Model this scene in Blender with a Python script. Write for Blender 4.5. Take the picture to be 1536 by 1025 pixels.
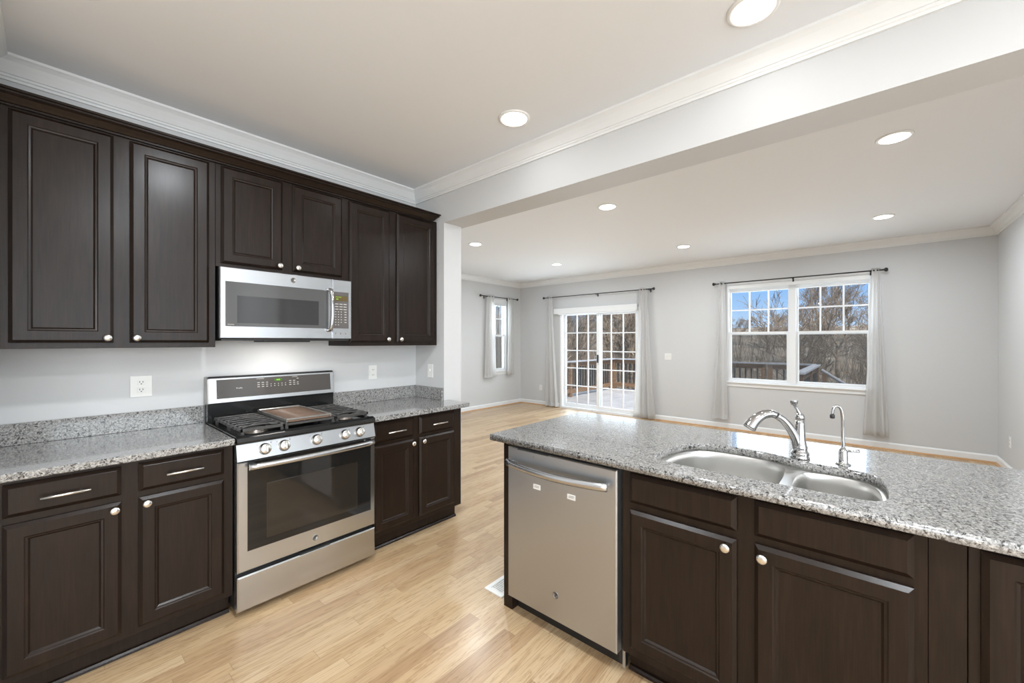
import bpy, bmesh, math, random
from mathutils import Vector, Matrix
PI = math.pi
for o in list(bpy.data.objects):
    bpy.data.objects.remove(o, do_unlink=True)
SC = bpy.context.scene
COL = SC.collection

# ------------------------------------------------------------------ camera, sky, sun, big lights, exposure
cam_d = bpy.data.cameras.new('camera')
cam_d.sensor_width = 36.0
cam_d.lens = 36.0 * 608.2 / 1536.0
cam_d.clip_start = 0.02
cam_d.clip_end = 500
cam = bpy.data.objects.new('camera', cam_d)
COL.objects.link(cam)
cam.location = (0, 0, 1.4036)
cam.rotation_euler = (PI / 2, 0, math.radians(41.107 - 90))
SC.camera = cam

SC.view_settings.view_transform = 'Standard'
SC.view_settings.look = 'None'
SC.view_settings.exposure = 0.14
SC.cycles.sample_clamp_indirect = 5.0
SC.view_settings.gamma = 1.0
SC.view_settings.use_curve_mapping = False

W = bpy.data.worlds.new('sky')
SC.world = W
W.use_nodes = True
wn, wl = W.node_tree.nodes, W.node_tree.links
wn.clear()
w_out = wn.new('ShaderNodeOutputWorld')
w_bg = wn.new('ShaderNodeBackground')
w_bg.inputs['Strength'].default_value = 1.0
w_tc = wn.new('ShaderNodeTexCoord')
w_sep = wn.new('ShaderNodeSeparateXYZ')
w_rmp = wn.new('ShaderNodeValToRGB')
w_rmp.color_ramp.elements[0].position = 0.015
w_rmp.color_ramp.elements[0].color = (0.54, 0.72, 0.93, 1)
w_rmp.color_ramp.elements[1].position = 0.13
w_rmp.color_ramp.elements[1].color = (0.22, 0.47, 0.90, 1)
wl.new(w_tc.outputs['Generated'], w_sep.inputs[0])
wl.new(w_sep.outputs['Z'], w_rmp.inputs[0])
wl.new(w_rmp.outputs[0], w_bg.inputs['Color'])
wl.new(w_bg.outputs[0], w_out.inputs[0])

sun_d = bpy.data.lights.new('sun', 'SUN')
sun_d.energy = 6.5
sun_d.angle = 0.02
sun_d.color = (1.0, 0.95, 0.88)
sun = bpy.data.objects.new('sun', sun_d)
COL.objects.link(sun)
sun.location = (10, -20, 20)
sun.rotation_euler = (Vector((-0.5, -0.8, 1.5)).to_track_quat('Z', 'Y')).to_euler()


def area(name, loc, direction, sx, sy, power, color=(1, 1, 1)):
    d = bpy.data.lights.new(name, 'AREA')
    d.shape = 'RECTANGLE'
    d.size, d.size_y = sx, sy
    d.energy = power
    d.color = color
    o = bpy.data.objects.new(name, d)
    COL.objects.link(o)
    o.location = loc
    o.rotation_euler = Vector(direction).to_track_quat('-Z', 'Z').to_euler()
    return o


DAY = (0.82, 0.92, 1.0)
# daylight standing in the windows and the glass door, then added fill lamps
area('daylight_patio_door', (7.50, 4.02, 1.06), (-1, 0, 0), 1.70, 1.9, 85, DAY)
area('daylight_double_window', (7.50, 0.80, 1.56), (-1, 0, 0), 1.70, 1.6, 48, DAY)
area('daylight_narrow_window', (6.42, 6.30, 1.55), (0, -1, 0), 0.5, 1.5, 26, DAY)
area('added_fill_dining', (-3.95, -2.2, 1.45), (1, 0, 0), 2.2, 1.8, 42, DAY)  # added fill from the unseen dining side; that wall has no window
area('added_fill_front', (-1.9, -3.45, 1.45), (0, 1, 0), 2.5, 1.8, 135, (0.90, 0.95, 1.0))  # unseen fill lamp behind the camera, added to brighten the kitchen wall
area('added_fill_breakfast', (1.0, -3.45, 1.45), (0, 1, 0), 1.9, 1.7, 40, DAY)  # weaker added fill facing the cabinets, in front of a closed wall

# ------------------------------------------------------------------ key measures (metres; X along the cabinet wall, Y away from the right wall)
CEIL = 2.735
YW = 3.037          # kitchen cabinet wall
XB, XB2 = 2.17, 2.39  # beam
BZ = 2.395
XF = 7.18           # far living room wall
YL = 6.0            # living room wall with the narrow window
YR = -1.145         # wall on the right
XK = -0.19          # short wall at the end of the cabinet run


# ------------------------------------------------------------------ materials
def nt(m):
    m.use_nodes = True
    t = m.node_tree
    return t, t.nodes, t.links


def pmat(name, color, rough=0.5, metal=0.0, coat=0.0, coat_rough=0.05, spec=0.5, emit=None, emit_s=0.0):
    m = bpy.data.materials.new(name)
    t, n, l = nt(m)
    b = n['Principled BSDF']
    b.inputs['Base Color'].default_value = (*color, 1)
    b.inputs['Roughness'].default_value = rough
    b.inputs['Metallic'].default_value = metal
    b.inputs['Coat Weight'].default_value = coat
    b.inputs['Coat Roughness'].default_value = coat_rough
    b.inputs['Specular IOR Level'].default_value = spec
    if emit:
        b.inputs['Emission Color'].default_value = (*emit, 1)
        b.inputs['Emission Strength'].default_value = emit_s
    return m


def noise(n, l, vec, scale, detail=3, rough=0.5, dist=0.0):
    x = n.new('ShaderNodeTexNoise')
    x.inputs['Scale'].default_value = scale
    x.inputs['Detail'].default_value = detail
    x.inputs['Roughness'].default_value = rough
    x.inputs['Distortion'].default_value = dist
    if vec is not None:
        l.new(vec, x.inputs['Vector'])
    return x


def ramp(n, l, fac, stops, interp='LINEAR'):
    r = n.new('ShaderNodeValToRGB')
    r.color_ramp.interpolation = interp
    el = r.color_ramp.elements
    while len(el) < len(stops):
        el.new(0.5)
    for e, (p, c) in zip(el, stops):
        e.position = p
        e.color = (*c, 1) if len(c) == 3 else c
    if fac is not None:
        l.new(fac, r.inputs[0])
    return r


def mth(n, l, op, a, b=None):
    x = n.new('ShaderNodeMath')
    x.operation = op
    for i, v in enumerate((a, b)):
        if v is None:
            continue
        if isinstance(v, (int, float)):
            x.inputs[i].default_value = v
        else:
            l.new(v, x.inputs[i])
    return x.outputs[0]


def mix(n, l, fac, a, b, mode='MIX'):
    x = n.new('ShaderNodeMix')
    x.data_type = 'RGBA'
    x.blend_type = mode
    for s, v in ((x.inputs[0], fac), (x.inputs[6], a), (x.inputs[7], b)):
        if isinstance(v, (int, float)):
            s.default_value = v
        elif isinstance(v, tuple):
            s.default_value = (*v, 1) if len(v) == 3 else v
        else:
            l.new(v, s)
    return x.outputs[2]


def bump(n, l, height, strength, dist, bsdf):
    b = n.new('ShaderNodeBump')
    b.inputs['Strength'].default_value = strength
    b.inputs['Distance'].default_value = dist
    l.new(height, b.inputs['Height'])
    l.new(b.outputs[0], bsdf.inputs['Normal'])


def world_pos(n):
    return n.new('ShaderNodeNewGeometry').outputs['Position']


def wall_paint(name, color, rough=0.6):
    m = pmat(name, color, rough, spec=0.3)
    t, n, l = nt(m)
    x = noise(n, l, world_pos(n), 260, 2)
    bump(n, l, x.outputs[0], 0.05, 0.002, n['Principled BSDF'])
    return m


M = {}
M['wall'] = wall_paint('wall_paint', (0.60, 0.602, 0.602))
M['ceiling'] = wall_paint('ceiling_paint', (0.84, 0.86, 0.885), 0.8)
M['trim'] = pmat('white_trim_paint', (0.80, 0.805, 0.80), 0.35)
M['vinyl'] = pmat('white_vinyl', (0.83, 0.84, 0.85), 0.3)
M['black_iron'] = pmat('cast_iron', (0.045, 0.043, 0.041), 0.38, spec=0.6)
M['black_metal'] = pmat('black_metal', (0.012, 0.012, 0.012), 0.35)
M['black_gloss'] = pmat('black_enamel', (0.012, 0.012, 0.012), 0.16, spec=0.5)
M['dark_plastic'] = pmat('dark_plastic', (0.02, 0.019, 0.018), 0.4)
M['nickel'] = pmat('brushed_nickel', (0.72, 0.70, 0.66), 0.25, 1.0)
M['chrome'] = pmat('polished_chrome', (0.46, 0.46, 0.465), 0.08, 1.0)
M['white_plastic'] = pmat('white_plastic', (0.80, 0.80, 0.77), 0.35)
M['slot'] = pmat('dark_slot', (0.03, 0.03, 0.03), 0.6)
M['lens'] = pmat('lit_lens', (0.9, 0.9, 0.9), 0.5, emit=(1, 0.98, 0.94), emit_s=6.0)
M['lamp_trim'] = pmat('lamp_trim', (0.85, 0.85, 0.84), 0.4)
M['griddle'] = pmat('seasoned_griddle', (0.16, 0.10, 0.068), 0.34)
M['grey_steel'] = pmat('grey_steel', (0.40, 0.39, 0.37), 0.35, 0.8)
M['burner'] = pmat('burner_ring', (0.34, 0.30, 0.27), 0.35, 0.9)
M['label_ink'] = pmat('panel_print', (0.55, 0.53, 0.50), 0.5)
M['dim_ink'] = pmat('dim_print', (0.22, 0.20, 0.19), 0.5)
M['lcd'] = pmat('lit_display', (0.1, 0.3, 0.02), 0.4, emit=(0.35, 0.9, 0.08), emit_s=0.9)
M['lcd_back'] = pmat('display_window', (0.03, 0.06, 0.01), 0.25, emit=(0.05, 0.12, 0.01), emit_s=0.6)
M['lcd_amber'] = pmat('amber_display', (0.10, 0.07, 0.02), 0.3)
M['sticker'] = pmat('white_sticker', (0.78, 0.78, 0.76), 0.5)
M['oak_shoe'] = pmat('oak_shoe', (0.52, 0.30, 0.14), 0.4)
M['deck_wood'] = pmat('railing_wood', (0.23, 0.13, 0.07), 0.7)
M['console_glass'] = pmat('console_glass', (0.062, 0.055, 0.050), 0.12, coat=0.3)
M['oven_glass'] = pmat('oven_glass', (0.012, 0.011, 0.010), 0.05, spec=0.45)
M['oven_window'] = pmat('oven_window', (0.022, 0.018, 0.014), 0.04, spec=0.6)
M['mw_glass'] = pmat('microwave_glass', (0.085, 0.085, 0.085), 0.10, spec=0.6)
M['mw_window'] = pmat('microwave_window', (0.030, 0.030, 0.031), 0.06, spec=0.7)
M['mw_panel'] = pmat('microwave_panel', (0.11, 0.10, 0.095), 0.2)


def m_espresso():
    m = pmat('espresso_wood', (0.02, 0.012, 0.009), 0.42, coat=0.36, coat_rough=0.25, spec=0.10)
    t, n, l = nt(m)
    b = n['Principled BSDF']
    mp = n.new('ShaderNodeMapping')
    l.new(world_pos(n), mp.inputs[0])
    mp.inputs['Scale'].default_value = (9, 9, 1.0)
    a = noise(n, l, mp.outputs[0], 4, 5, 0.6, 0.6)
    mp2 = n.new('ShaderNodeMapping')
    l.new(world_pos(n), mp2.inputs[0])
    mp2.inputs['Scale'].default_value = (70, 70, 3)
    g = noise(n, l, mp2.outputs[0], 3, 3)
    c = ramp(n, l, a.outputs[0], [(0.25, (0.0095, 0.0053, 0.0034)), (0.55, (0.0150, 0.0082, 0.0051)), (0.8, (0.0215, 0.0116, 0.0073))])
    f = ramp(n, l, g.outputs[0], [(0.3, (0.7, 0.7, 0.7)), (0.7, (1.15, 1.15, 1.15))])
    l.new(mix(n, l, 1.0, c.outputs[0], f.outputs[0], 'MULTIPLY'), b.inputs['Base Color'])
    bump(n, l, g.outputs[0], 0.05, 0.001, b)
    return m


M['espresso'] = m_espresso()


def m_granite():
    m = pmat('speckled_granite', (0.5, 0.5, 0.5), 0.12, coat=0.55, coat_rough=0.03, spec=0.5)
    t, n, l = nt(m)
    b = n['Principled BSDF']
    p = world_pos(n)
    big = noise(n, l, p, 55, 3, 0.6, 0.4)
    mid = noise(n, l, p, 130, 4, 0.65, 0.6)
    fine = noise(n, l, p, 330, 3, 0.6)
    v = n.new('ShaderNodeTexVoronoi')
    v.inputs['Scale'].default_value = 230
    l.new(p, v.inputs['Vector'])
    base = ramp(n, l, mid.outputs[0], [(0.30, (0.15, 0.148, 0.145)), (0.45, (0.24, 0.236, 0.23)), (0.56, (0.32, 0.315, 0.305)), (0.72, (0.44, 0.432, 0.42))])
    vs = n.new('ShaderNodeSeparateColor')
    l.new(v.outputs['Color'], vs.inputs[0])
    cell = ramp(n, l, vs.outputs[0], [(0.0, (0.62, 0.62, 0.62)), (0.5, (0.95, 0.95, 0.95)), (1.0, (1.35, 1.33, 1.3))])
    c = mix(n, l, 1.0, base.outputs[0], cell.outputs[0], 'MULTIPLY')
    s = mth(n, l, 'ADD', mth(n, l, 'MULTIPLY', mid.outputs[0], 0.62), mth(n, l, 'MULTIPLY', big.outputs[0], 0.38))
    s = mth(n, l, 'ADD', s, mth(n, l, 'MULTIPLY', mth(n, l, 'SUBTRACT', fine.outputs[0], 0.5), 0.30))
    dk = ramp(n, l, s, [(0.43, (1, 1, 1)), (0.46, (0, 0, 0))])
    c = mix(n, l, dk.outputs[0], c, (0.022, 0.022, 0.022))
    l.new(c, b.inputs['Base Color'])
    return m


M['granite'] = m_granite()


def m_steel(name, color=(0.56, 0.545, 0.52), rough=0.24, axis='z'):
    m = pmat(name, color, rough, 1.0)
    t, n, l = nt(m)
    b = n['Principled BSDF']
    mp = n.new('ShaderNodeMapping')
    l.new(world_pos(n), mp.inputs[0])
    mp.inputs['Scale'].default_value = {'x': (2, 900, 900), 'y': (900, 2, 900), 'z': (900, 900, 2)}[axis]
    g = noise(n, l, mp.outputs[0], 1, 2)
    r = n.new('ShaderNodeMapRange')
    r.inputs[3].default_value = rough - 0.03
    r.inputs[4].default_value = rough + 0.04
    l.new(g.outputs[0], r.inputs[0])
    l.new(r.outputs[0], b.inputs['Roughness'])
    b.inputs['Anisotropic'].default_value = 0.5
    return m


M['steel'] = m_steel('brushed_stainless', (0.55, 0.565, 0.585), axis='x')
M['steel_v'] = m_steel('brushed_stainless_upright', (0.475, 0.495, 0.52), 0.36, axis='z')
M['steel_sink'] = m_steel('satin_stainless', (0.72, 0.71, 0.69), 0.30, axis='z')


def m_floor():
    m = pmat('oak_strip_floor', (0.5, 0.36, 0.2), 0.36, coat=0.24, coat_rough=0.20)
    t, n, l = nt(m)
    b = n['Principled BSDF']
    sp = n.new('ShaderNodeSeparateXYZ')
    l.new(world_pos(n), sp.inputs[0])
    X, Y = sp.outputs[0], sp.outputs[1]
    PW, PL = 0.070, 0.80
    ry = mth(n, l, 'DIVIDE', Y, PW)
    row = mth(n, l, 'FLOOR', ry)
    wn1 = n.new('ShaderNodeTexWhiteNoise')
    wn1.noise_dimensions = '1D'
    l.new(row, wn1.inputs['W'])
    sx = mth(n, l, 'ADD', mth(n, l, 'DIVIDE', X, PL), mth(n, l, 'MULTIPLY', wn1.outputs['Value'], 7.0))
    colid = mth(n, l, 'FLOOR', sx)
    cmb = n.new('ShaderNodeCombineXYZ')
    l.new(row, cmb.inputs[0])
    l.new(colid, cmb.inputs[1])
    wn2 = n.new('ShaderNodeTexWhiteNoise')
    wn2.noise_dimensions = '2D'
    l.new(cmb.outputs[0], wn2.inputs['Vector'])
    rnd = wn2.outputs['Value']
    tone = ramp(n, l, rnd, [(0.0, (0.38, 0.245, 0.135)), (0.2, (0.475, 0.325, 0.185)), (0.6, (0.525, 0.375, 0.220)), (0.85, (0.575, 0.425, 0.265)), (1.0, (0.44, 0.295, 0.168))])
    g = n.new('ShaderNodeCombineXYZ')
    l.new(mth(n, l, 'ADD', mth(n, l, 'MULTIPLY', X, 1.6), mth(n, l, 'MULTIPLY', rnd, 37.0)), g.inputs[0])
    l.new(mth(n, l, 'MULTIPLY', Y, 26.0), g.inputs[1])
    l.new(mth(n, l, 'MULTIPLY', rnd, 11.0), g.inputs[2])
    gn = noise(n, l, g.outputs[0], 1.0, 5, 0.6, 0.8)
    rings = mth(n, l, 'FRACT', mth(n, l, 'MULTIPLY', gn.outputs[0], 7.0))
    rr = ramp(n, l, rings, [(0.0, (0.70, 0.63, 0.54)), (0.22, (0.97, 0.96, 0.95)), (0.7, (1.06, 1.06, 1.05)), (0.92, (0.95, 0.93, 0.90)), (1.0, (0.70, 0.63, 0.54))])
    g2 = n.new('ShaderNodeCombineXYZ')
    l.new(mth(n, l, 'MULTIPLY', X, 9.0), g2.inputs[0])
    l.new(mth(n, l, 'MULTIPLY', Y, 260.0), g2.inputs[1])
    fn = noise(n, l, g2.outputs[0], 1.0, 3)
    ff = ramp(n, l, fn.outputs[0], [(0.3, (0.90, 0.88, 0.86)), (0.65, (1.04, 1.04, 1.04))])
    c = mix(n, l, 0.95, tone.outputs[0], rr.outputs[0], 'MULTIPLY')
    c = mix(n, l, 0.8, c, ff.outputs[0], 'MULTIPLY')
    fy = mth(n, l, 'FRACT', ry)
    fx = mth(n, l, 'FRACT', sx)
    ey = mth(n, l, 'MINIMUM', fy, mth(n, l, 'SUBTRACT', 1.0, fy))
    ex = mth(n, l, 'MULTIPLY', mth(n, l, 'MINIMUM', fx, mth(n, l, 'SUBTRACT', 1.0, fx)), PL / PW)
    e = mth(n, l, 'MINIMUM', ex, ey)
    gap = ramp(n, l, e, [(0.006, (1, 1, 1)), (0.018, (0, 0, 0))])
    c = mix(n, l, mth(n, l, 'MULTIPLY', gap.outputs[0], 0.55), c, (0.16, 0.09, 0.045))
    l.new(c, b.inputs['Base Color'])
    bump(n, l, mth(n, l, 'SUBTRACT', 1.0, gap.outputs[0]), 0.12, 0.001, b)
    return m


M['floor'] = m_floor()


def m_glass():
    m = bpy.data.materials.new('window_glass')
    t, n, l = nt(m)
    n.clear()
    out = n.new('ShaderNodeOutputMaterial')
    tr = n.new('ShaderNodeBsdfTransparent')
    tr.inputs[0].default_value = (0.97, 0.98, 0.98, 1)
    gl = n.new('ShaderNodeBsdfGlossy')
    gl.inputs['Roughness'].default_value = 0.0
    fr = n.new('ShaderNodeFresnel')
    fr.inputs[0].default_value = 1.45
    mx = n.new('ShaderNodeMixShader')
    l.new(mth(n, l, 'MULTIPLY', fr.outputs[0], 0.5), mx.inputs[0])
    l.new(tr.outputs[0], mx.inputs[1])
    l.new(gl.outputs[0], mx.inputs[2])
    l.new(mx.outputs[0], out.inputs[0])
    return m


def m_screen(name, k):
    m = bpy.data.materials.new(name)
    t, n, l = nt(m)
    n.clear()
    out = n.new('ShaderNodeOutputMaterial')
    tr = n.new('ShaderNodeBsdfTransparent')
    df = n.new('ShaderNodeBsdfDiffuse')
    df.inputs[0].default_value = (0.10, 0.10, 0.10, 1)
    mx = n.new('ShaderNodeMixShader')
    mx.inputs[0].default_value = k
    l.new(tr.outputs[0], mx.inputs[1])
    l.new(df.outputs[0], mx.inputs[2])
    l.new(mx.outputs[0], out.inputs[0])
    return m


M['glass'] = m_glass()
M['screen'] = m_screen('screen_mesh', 0.34)
M['screen_light'] = m_screen('fine_screen_mesh', 0.10)


def m_fabric():
    m = pmat('white_curtain_fabric', (0.86, 0.85, 0.835), 0.9, spec=0.1)
    t, n, l = nt(m)
    b = n['Principled BSDF']
    tl = n.new('ShaderNodeBsdfTranslucent')
    tl.inputs[0].default_value = (0.82, 0.81, 0.79, 1)
    mx = n.new('ShaderNodeMixShader')
    mx.inputs[0].default_value = 0.15
    l.new(b.outputs[0], mx.inputs[1])
    l.new(tl.outputs[0], mx.inputs[2])
    l.new(mx.outputs[0], n['Material Output'].inputs[0])
    x = noise(n, l, world_pos(n), 900, 2)
    bump(n, l, x.outputs[0], 0.1, 0.001, b)
    return m


M['fabric'] = m_fabric()


def m_noise2(name, c1, c2, scale, rough=0.8, stretch=(1, 1, 1)):
    m = pmat(name, c1, rough, spec=0.2)
    t, n, l = nt(m)
    mp = n.new('ShaderNodeMapping')
    mp.inputs['Scale'].default_value = stretch
    l.new(world_pos(n), mp.inputs[0])
    x = noise(n, l, mp.outputs[0], scale, 6, 0.65)
    l.new(ramp(n, l, x.outputs[0], [(0.35, c1), (0.65, c2)]).outputs[0], n['Principled BSDF'].inputs['Base Color'])
    return m


M['terrain'] = m_noise2('winter_ground', (0.13, 0.115, 0.095), (0.40, 0.32, 0.23), 0.25)
M['bark'] = m_noise2('grey_bark', (0.20, 0.155, 0.115), (0.44, 0.345, 0.255), 3.0)
M['rail_wood'] = m_noise2('weathered_cedar', (0.17, 0.095, 0.055), (0.30, 0.18, 0.105), 4.0, 0.7, (1, 1, 8))
M['rail_cap'] = m_noise2('grey_rail_cap', (0.36, 0.36, 0.37), (0.52, 0.52, 0.53), 6.0)
M['rail_dark'] = pmat('dark_baluster', (0.03, 0.03, 0.03), 0.5)


def m_deck():
    m = pmat('grey_deck_boards', (0.4, 0.4, 0.42), 0.7)
    t, n, l = nt(m)
    sp = n.new('ShaderNodeSeparateXYZ')
    l.new(world_pos(n), sp.inputs[0])
    f = mth(n, l, 'FRACT', mth(n, l, 'DIVIDE', sp.outputs[0], 0.14))
    e = mth(n, l, 'MINIMUM', f, mth(n, l, 'SUBTRACT', 1.0, f))
    x = noise(n, l, world_pos(n), 3, 4)
    c = ramp(n, l, x.outputs[0], [(0.3, (0.32, 0.30, 0.285)), (0.7, (0.44, 0.415, 0.40))])
    g = ramp(n, l, e, [(0.02, (0.25, 0.25, 0.25)), (0.06, (1, 1, 1))])
    l.new(mix(n, l, 1.0, c.outputs[0], g.outputs[0], 'MULTIPLY'), n['Principled BSDF'].inputs['Base Color'])
    return m


M['deck'] = m_deck()


# ------------------------------------------------------------------ mesh helpers
class MB:
    """Collects shapes (world coordinates, or through a map) and links them as ONE mesh object."""

    def __init__(s):
        s.bm = bmesh.new()

    def box(s, x0, x1, y0, y1, z0, z1, bev=0.0, map=None, seg=1):
        x0, x1 = sorted((x0, x1)); y0, y1 = sorted((y0, y1)); z0, z1 = sorted((z0, z1))
        b = bmesh.new()
        v = [b.verts.new(c) for c in ((x0, y0, z0), (x1, y0, z0), (x1, y1, z0), (x0, y1, z0), (x0, y0, z1), (x1, y0, z1), (x1, y1, z1), (x0, y1, z1))]
        for q in ((3, 2, 1, 0), (4, 5, 6, 7), (0, 1, 5, 4), (1, 2, 6, 5), (2, 3, 7, 6), (3, 0, 4, 7)):
            b.faces.new([v[i] for i in q])
        if bev > 0:
            bmesh.ops.bevel(b, geom=list(b.edges), offset=bev, segments=seg, affect='EDGES', profile=0.5)
        s.merge(b, map)
        return s

    def merge(s, b, map=None, mat=None):
        if mat is not None:
            bmesh.ops.transform(b, matrix=mat, verts=b.verts)
        if map:
            for v in b.verts:
                v.co = Vector(map(*v.co))
        idx = {}
        for v in b.verts:
            idx[v] = s.bm.verts.new(v.co)
        for f in b.faces:
            try:
                nf = s.bm.faces.new([idx[v] for v in f.verts])
                nf.smooth = f.smooth
            except ValueError:
                pass
        b.free()
        return s

    def tube(s, pts, r, seg=8, cap=True, smooth=True):
        pts = [Vector(p) for p in pts]
        rs = r if isinstance(r, (list, tuple)) else [r] * len(pts)
        n = len(pts)
        t0 = (pts[1] - pts[0]).normalized()
        up = Vector((0, 0, 1)) if abs(t0.z) < 0.9 else Vector((1, 0, 0))
        a = t0.cross(up).normalized()
        rings = []
        for i in range(n):
            t = (pts[min(i + 1, n - 1)] - pts[max(i - 1, 0)]).normalized()
            a = (a - t * a.dot(t))
            a = a.normalized() if a.length > 1e-6 else t.orthogonal().normalized()
            b = t.cross(a)
            rings.append([s.bm.verts.new(pts[i] + (a * math.cos(2 * PI * k / seg) + b * math.sin(2 * PI * k / seg)) * rs[i]) for k in range(seg)])
        for i in range(n - 1):
            for k in range(seg):
                f = s.bm.faces.new((rings[i][k], rings[i][(k + 1) % seg], rings[i + 1][(k + 1) % seg], rings[i + 1][k]))
                f.smooth = smooth
        if cap:
            s.bm.faces.new(rings[0][::-1])
            s.bm.faces.new(rings[-1])
        return s

    def lathe(s, origin, axis, profile, seg=20, smooth=True):
        """profile: (distance along axis, radius)"""
        o, ax = Vector(origin), Vector(axis).normalized()
        a = ax.orthogonal().normalized()
        b = ax.cross(a)
        rings = []
        for d, r in profile:
            if r < 1e-6:
                rings.append([s.bm.verts.new(o + ax * d)])
            else:
                rings.append([s.bm.verts.new(o + ax * d + (a * math.cos(2 * PI * k / seg) + b * math.sin(2 * PI * k / seg)) * r) for k in range(seg)])
        for R0, R1 in zip(rings, rings[1:]):
            for k in range(seg):
                k2 = (k + 1) % seg
                if len(R0) == 1 and len(R1) == 1:
                    continue
                if len(R0) == 1:
                    f = s.bm.faces.new((R0[0], R1[k], R1[k2]))
                elif len(R1) == 1:
                    f = s.bm.faces.new((R0[k], R0[k2], R1[0]))
                else:
                    f = s.bm.faces.new((R0[k], R0[k2], R1[k2], R1[k]))
                f.smooth = smooth
        if len(rings[0]) > 1:
            s.bm.faces.new(rings[0][::-1])
        if len(rings[-1]) > 1:
            s.bm.faces.new(rings[-1])
        return s

    def loft(s, rings, cap0=True, cap1=True, smooth=False, closed=True):
        R = [[s.bm.verts.new(Vector(p)) for p in r] for r in rings]
        k = len(R[0])
        for A, B in zip(R, R[1:]):
            for i in range(k if closed else k - 1):
                f = s.bm.faces.new((A[i], A[(i + 1) % k], B[(i + 1) % k], B[i]))
                f.smooth = smooth
        if cap0:
            s.bm.faces.new(R[0][::-1])
        if cap1:
            s.bm.faces.new(R[-1])
        return s

    def rings(s, map, u0, u1, w0, w1, prof):
        """rectangular rings (inset, height) lofted and capped: doors and drawer fronts"""
        return s.loft([[map(u0 + i, n, w0 + i), map(u1 - i, n, w0 + i), map(u1 - i, n, w1 - i), map(u0 + i, n, w1 - i)] for i, n in prof])

    def extrude(s, poly, lo, hi, axis, map=None):
        """closed polygon extruded along an axis; poly gives the other two coordinates in order"""
        def P(p, t):
            c = {'x': (t, p[0], p[1]), 'y': (p[0], t, p[1]), 'z': (p[0], p[1], t)}[axis]
            return map(*c) if map else c
        return s.loft([[P(p, lo) for p in poly], [P(p, hi) for p in poly]])

    def slab(s, outer, holes, z0, z1, smooth_sides=False):
        """flat slab with holes"""
        b = bmesh.new()
        loops = []
        for lp in [outer] + holes:
            vs = [b.verts.new((x, y, z1)) for x, y in lp]
            es = [b.edges.new((vs[i], vs[(i + 1) % len(vs)])) for i in range(len(vs))]
            loops.append((vs, es))
        bmesh.ops.triangle_fill(b, use_beauty=True, use_dissolve=False, edges=[e for _, es in loops for e in es])
        if z0 != z1:
            top = list(b.faces)
            low = {}
            for vs, _ in loops:
                for v in vs:
                    low[v] = b.verts.new((v.co.x, v.co.y, z0))
            for f in top:
                b.faces.new([low[v] for v in reversed(f.verts)])
            for vs, _ in loops:
                for i in range(len(vs)):
                    f = b.faces.new((vs[i], vs[(i + 1) % len(vs)], low[vs[(i + 1) % len(vs)]], low[vs[i]]))
                    f.smooth = smooth_sides
        s.merge(b)
        return s

    def build(s, name, mat, parent=None, kind=None):
        bmesh.ops.recalc_face_normals(s.bm, faces=s.bm.faces)
        me = bpy.data.meshes.new(name)
        if parent is not None:
            org = ORG[parent]
            bmesh.ops.translate(s.bm, vec=-org, verts=s.bm.verts)
            loc = Vector((0, 0, 0))
        else:
            org = Vector((0, 0, 0))
            loc = org
        s.bm.to_mesh(me)
        s.bm.free()
        me.materials.append(mat)
        o = bpy.data.objects.new(name, me)
        COL.objects.link(o)
        o.location = loc
        if parent is not None:
            o.parent = parent
        ORG[o] = org
        if kind:
            o['kind'] = kind
        return o


ORG = {}


def thing(name, label, cat, loc, group=None, kind=None):
    o = bpy.data.objects.new(name, None)
    o.empty_display_size = 0.05
    COL.objects.link(o)
    o.location = loc
    ORG[o] = Vector(loc)
    if label:
        o['label'] = label
        o['category'] = cat
    if group:
        o['group'] = group
    if kind:
        o['kind'] = kind
    return o


def tag(o, label, cat, group=None):
    o['label'] = label
    o['category'] = cat
    if group:
        o['group'] = group
    return o


def recenter(o):
    """put a parentless mesh's origin at the bottom centre of its shape"""
    vs = o.data.vertices
    lo = Vector((min(v.co[i] for v in vs) for i in range(3)))
    hi = Vector((max(v.co[i] for v in vs) for i in range(3)))
    c = Vector(((lo.x + hi.x) / 2, (lo.y + hi.y) / 2, lo.z))
    o.data.transform(Matrix.Translation(-c))
    o.location = c
    ORG[o] = c
    return o


def struct(name, mb, mat, parent=None):
    o = mb.build(name, mat, parent)
    if parent is None:
        o['kind'] = 'structure'
    return o


def spline(pts, n=8, closed=False):
    """Catmull-Rom through points (tuples of any length)"""
    P = [Vector(p) for p in pts]
    N = len(P)
    out = []
    for i in range(N if closed else N - 1):
        p0 = P[(i - 1) % N] if closed or i > 0 else P[0] * 2 - P[1]
        p1, p2 = P[i], P[(i + 1) % N]
        p3 = P[(i + 2) % N] if closed or i + 2 < N else P[-1] * 2 - P[-2]
        for k in range(n):
            t = k / n
            out.append(0.5 * ((2 * p1) + (p2 - p0) * t + (2 * p0 - 5 * p1 + 4 * p2 - p3) * t * t + (3 * p1 - p0 - 3 * p2 + p3) * t ** 3))
    if not closed:
        out.append(P[-1])
    return out


def text_bm(txt, size):
    """flat lettering as a bmesh lying in XY, centred"""
    c = bpy.data.curves.new('lettering', 'FONT')
    c.body = txt
    c.size = size
    c.align_x = 'CENTER'
    c.align_y = 'CENTER'
    c.resolution_u = 3
    c.extrude = 0.0004
    o = bpy.data.objects.new('lettering', c)
    COL.objects.link(o)
    bpy.context.view_layer.update()
    me = bpy.data.meshes.new_from_object(o.evaluated_get(bpy.context.evaluated_depsgraph_get()))
    b = bmesh.new()
    b.from_mesh(me)
    bpy.data.objects.remove(o, do_unlink=True)
    bpy.data.meshes.remove(me)
    return b


def faceY(Y):
    """local (u, out, up) on a face that looks toward -Y"""
    return lambda u, n, w: (u, Y - n, w)


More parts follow.
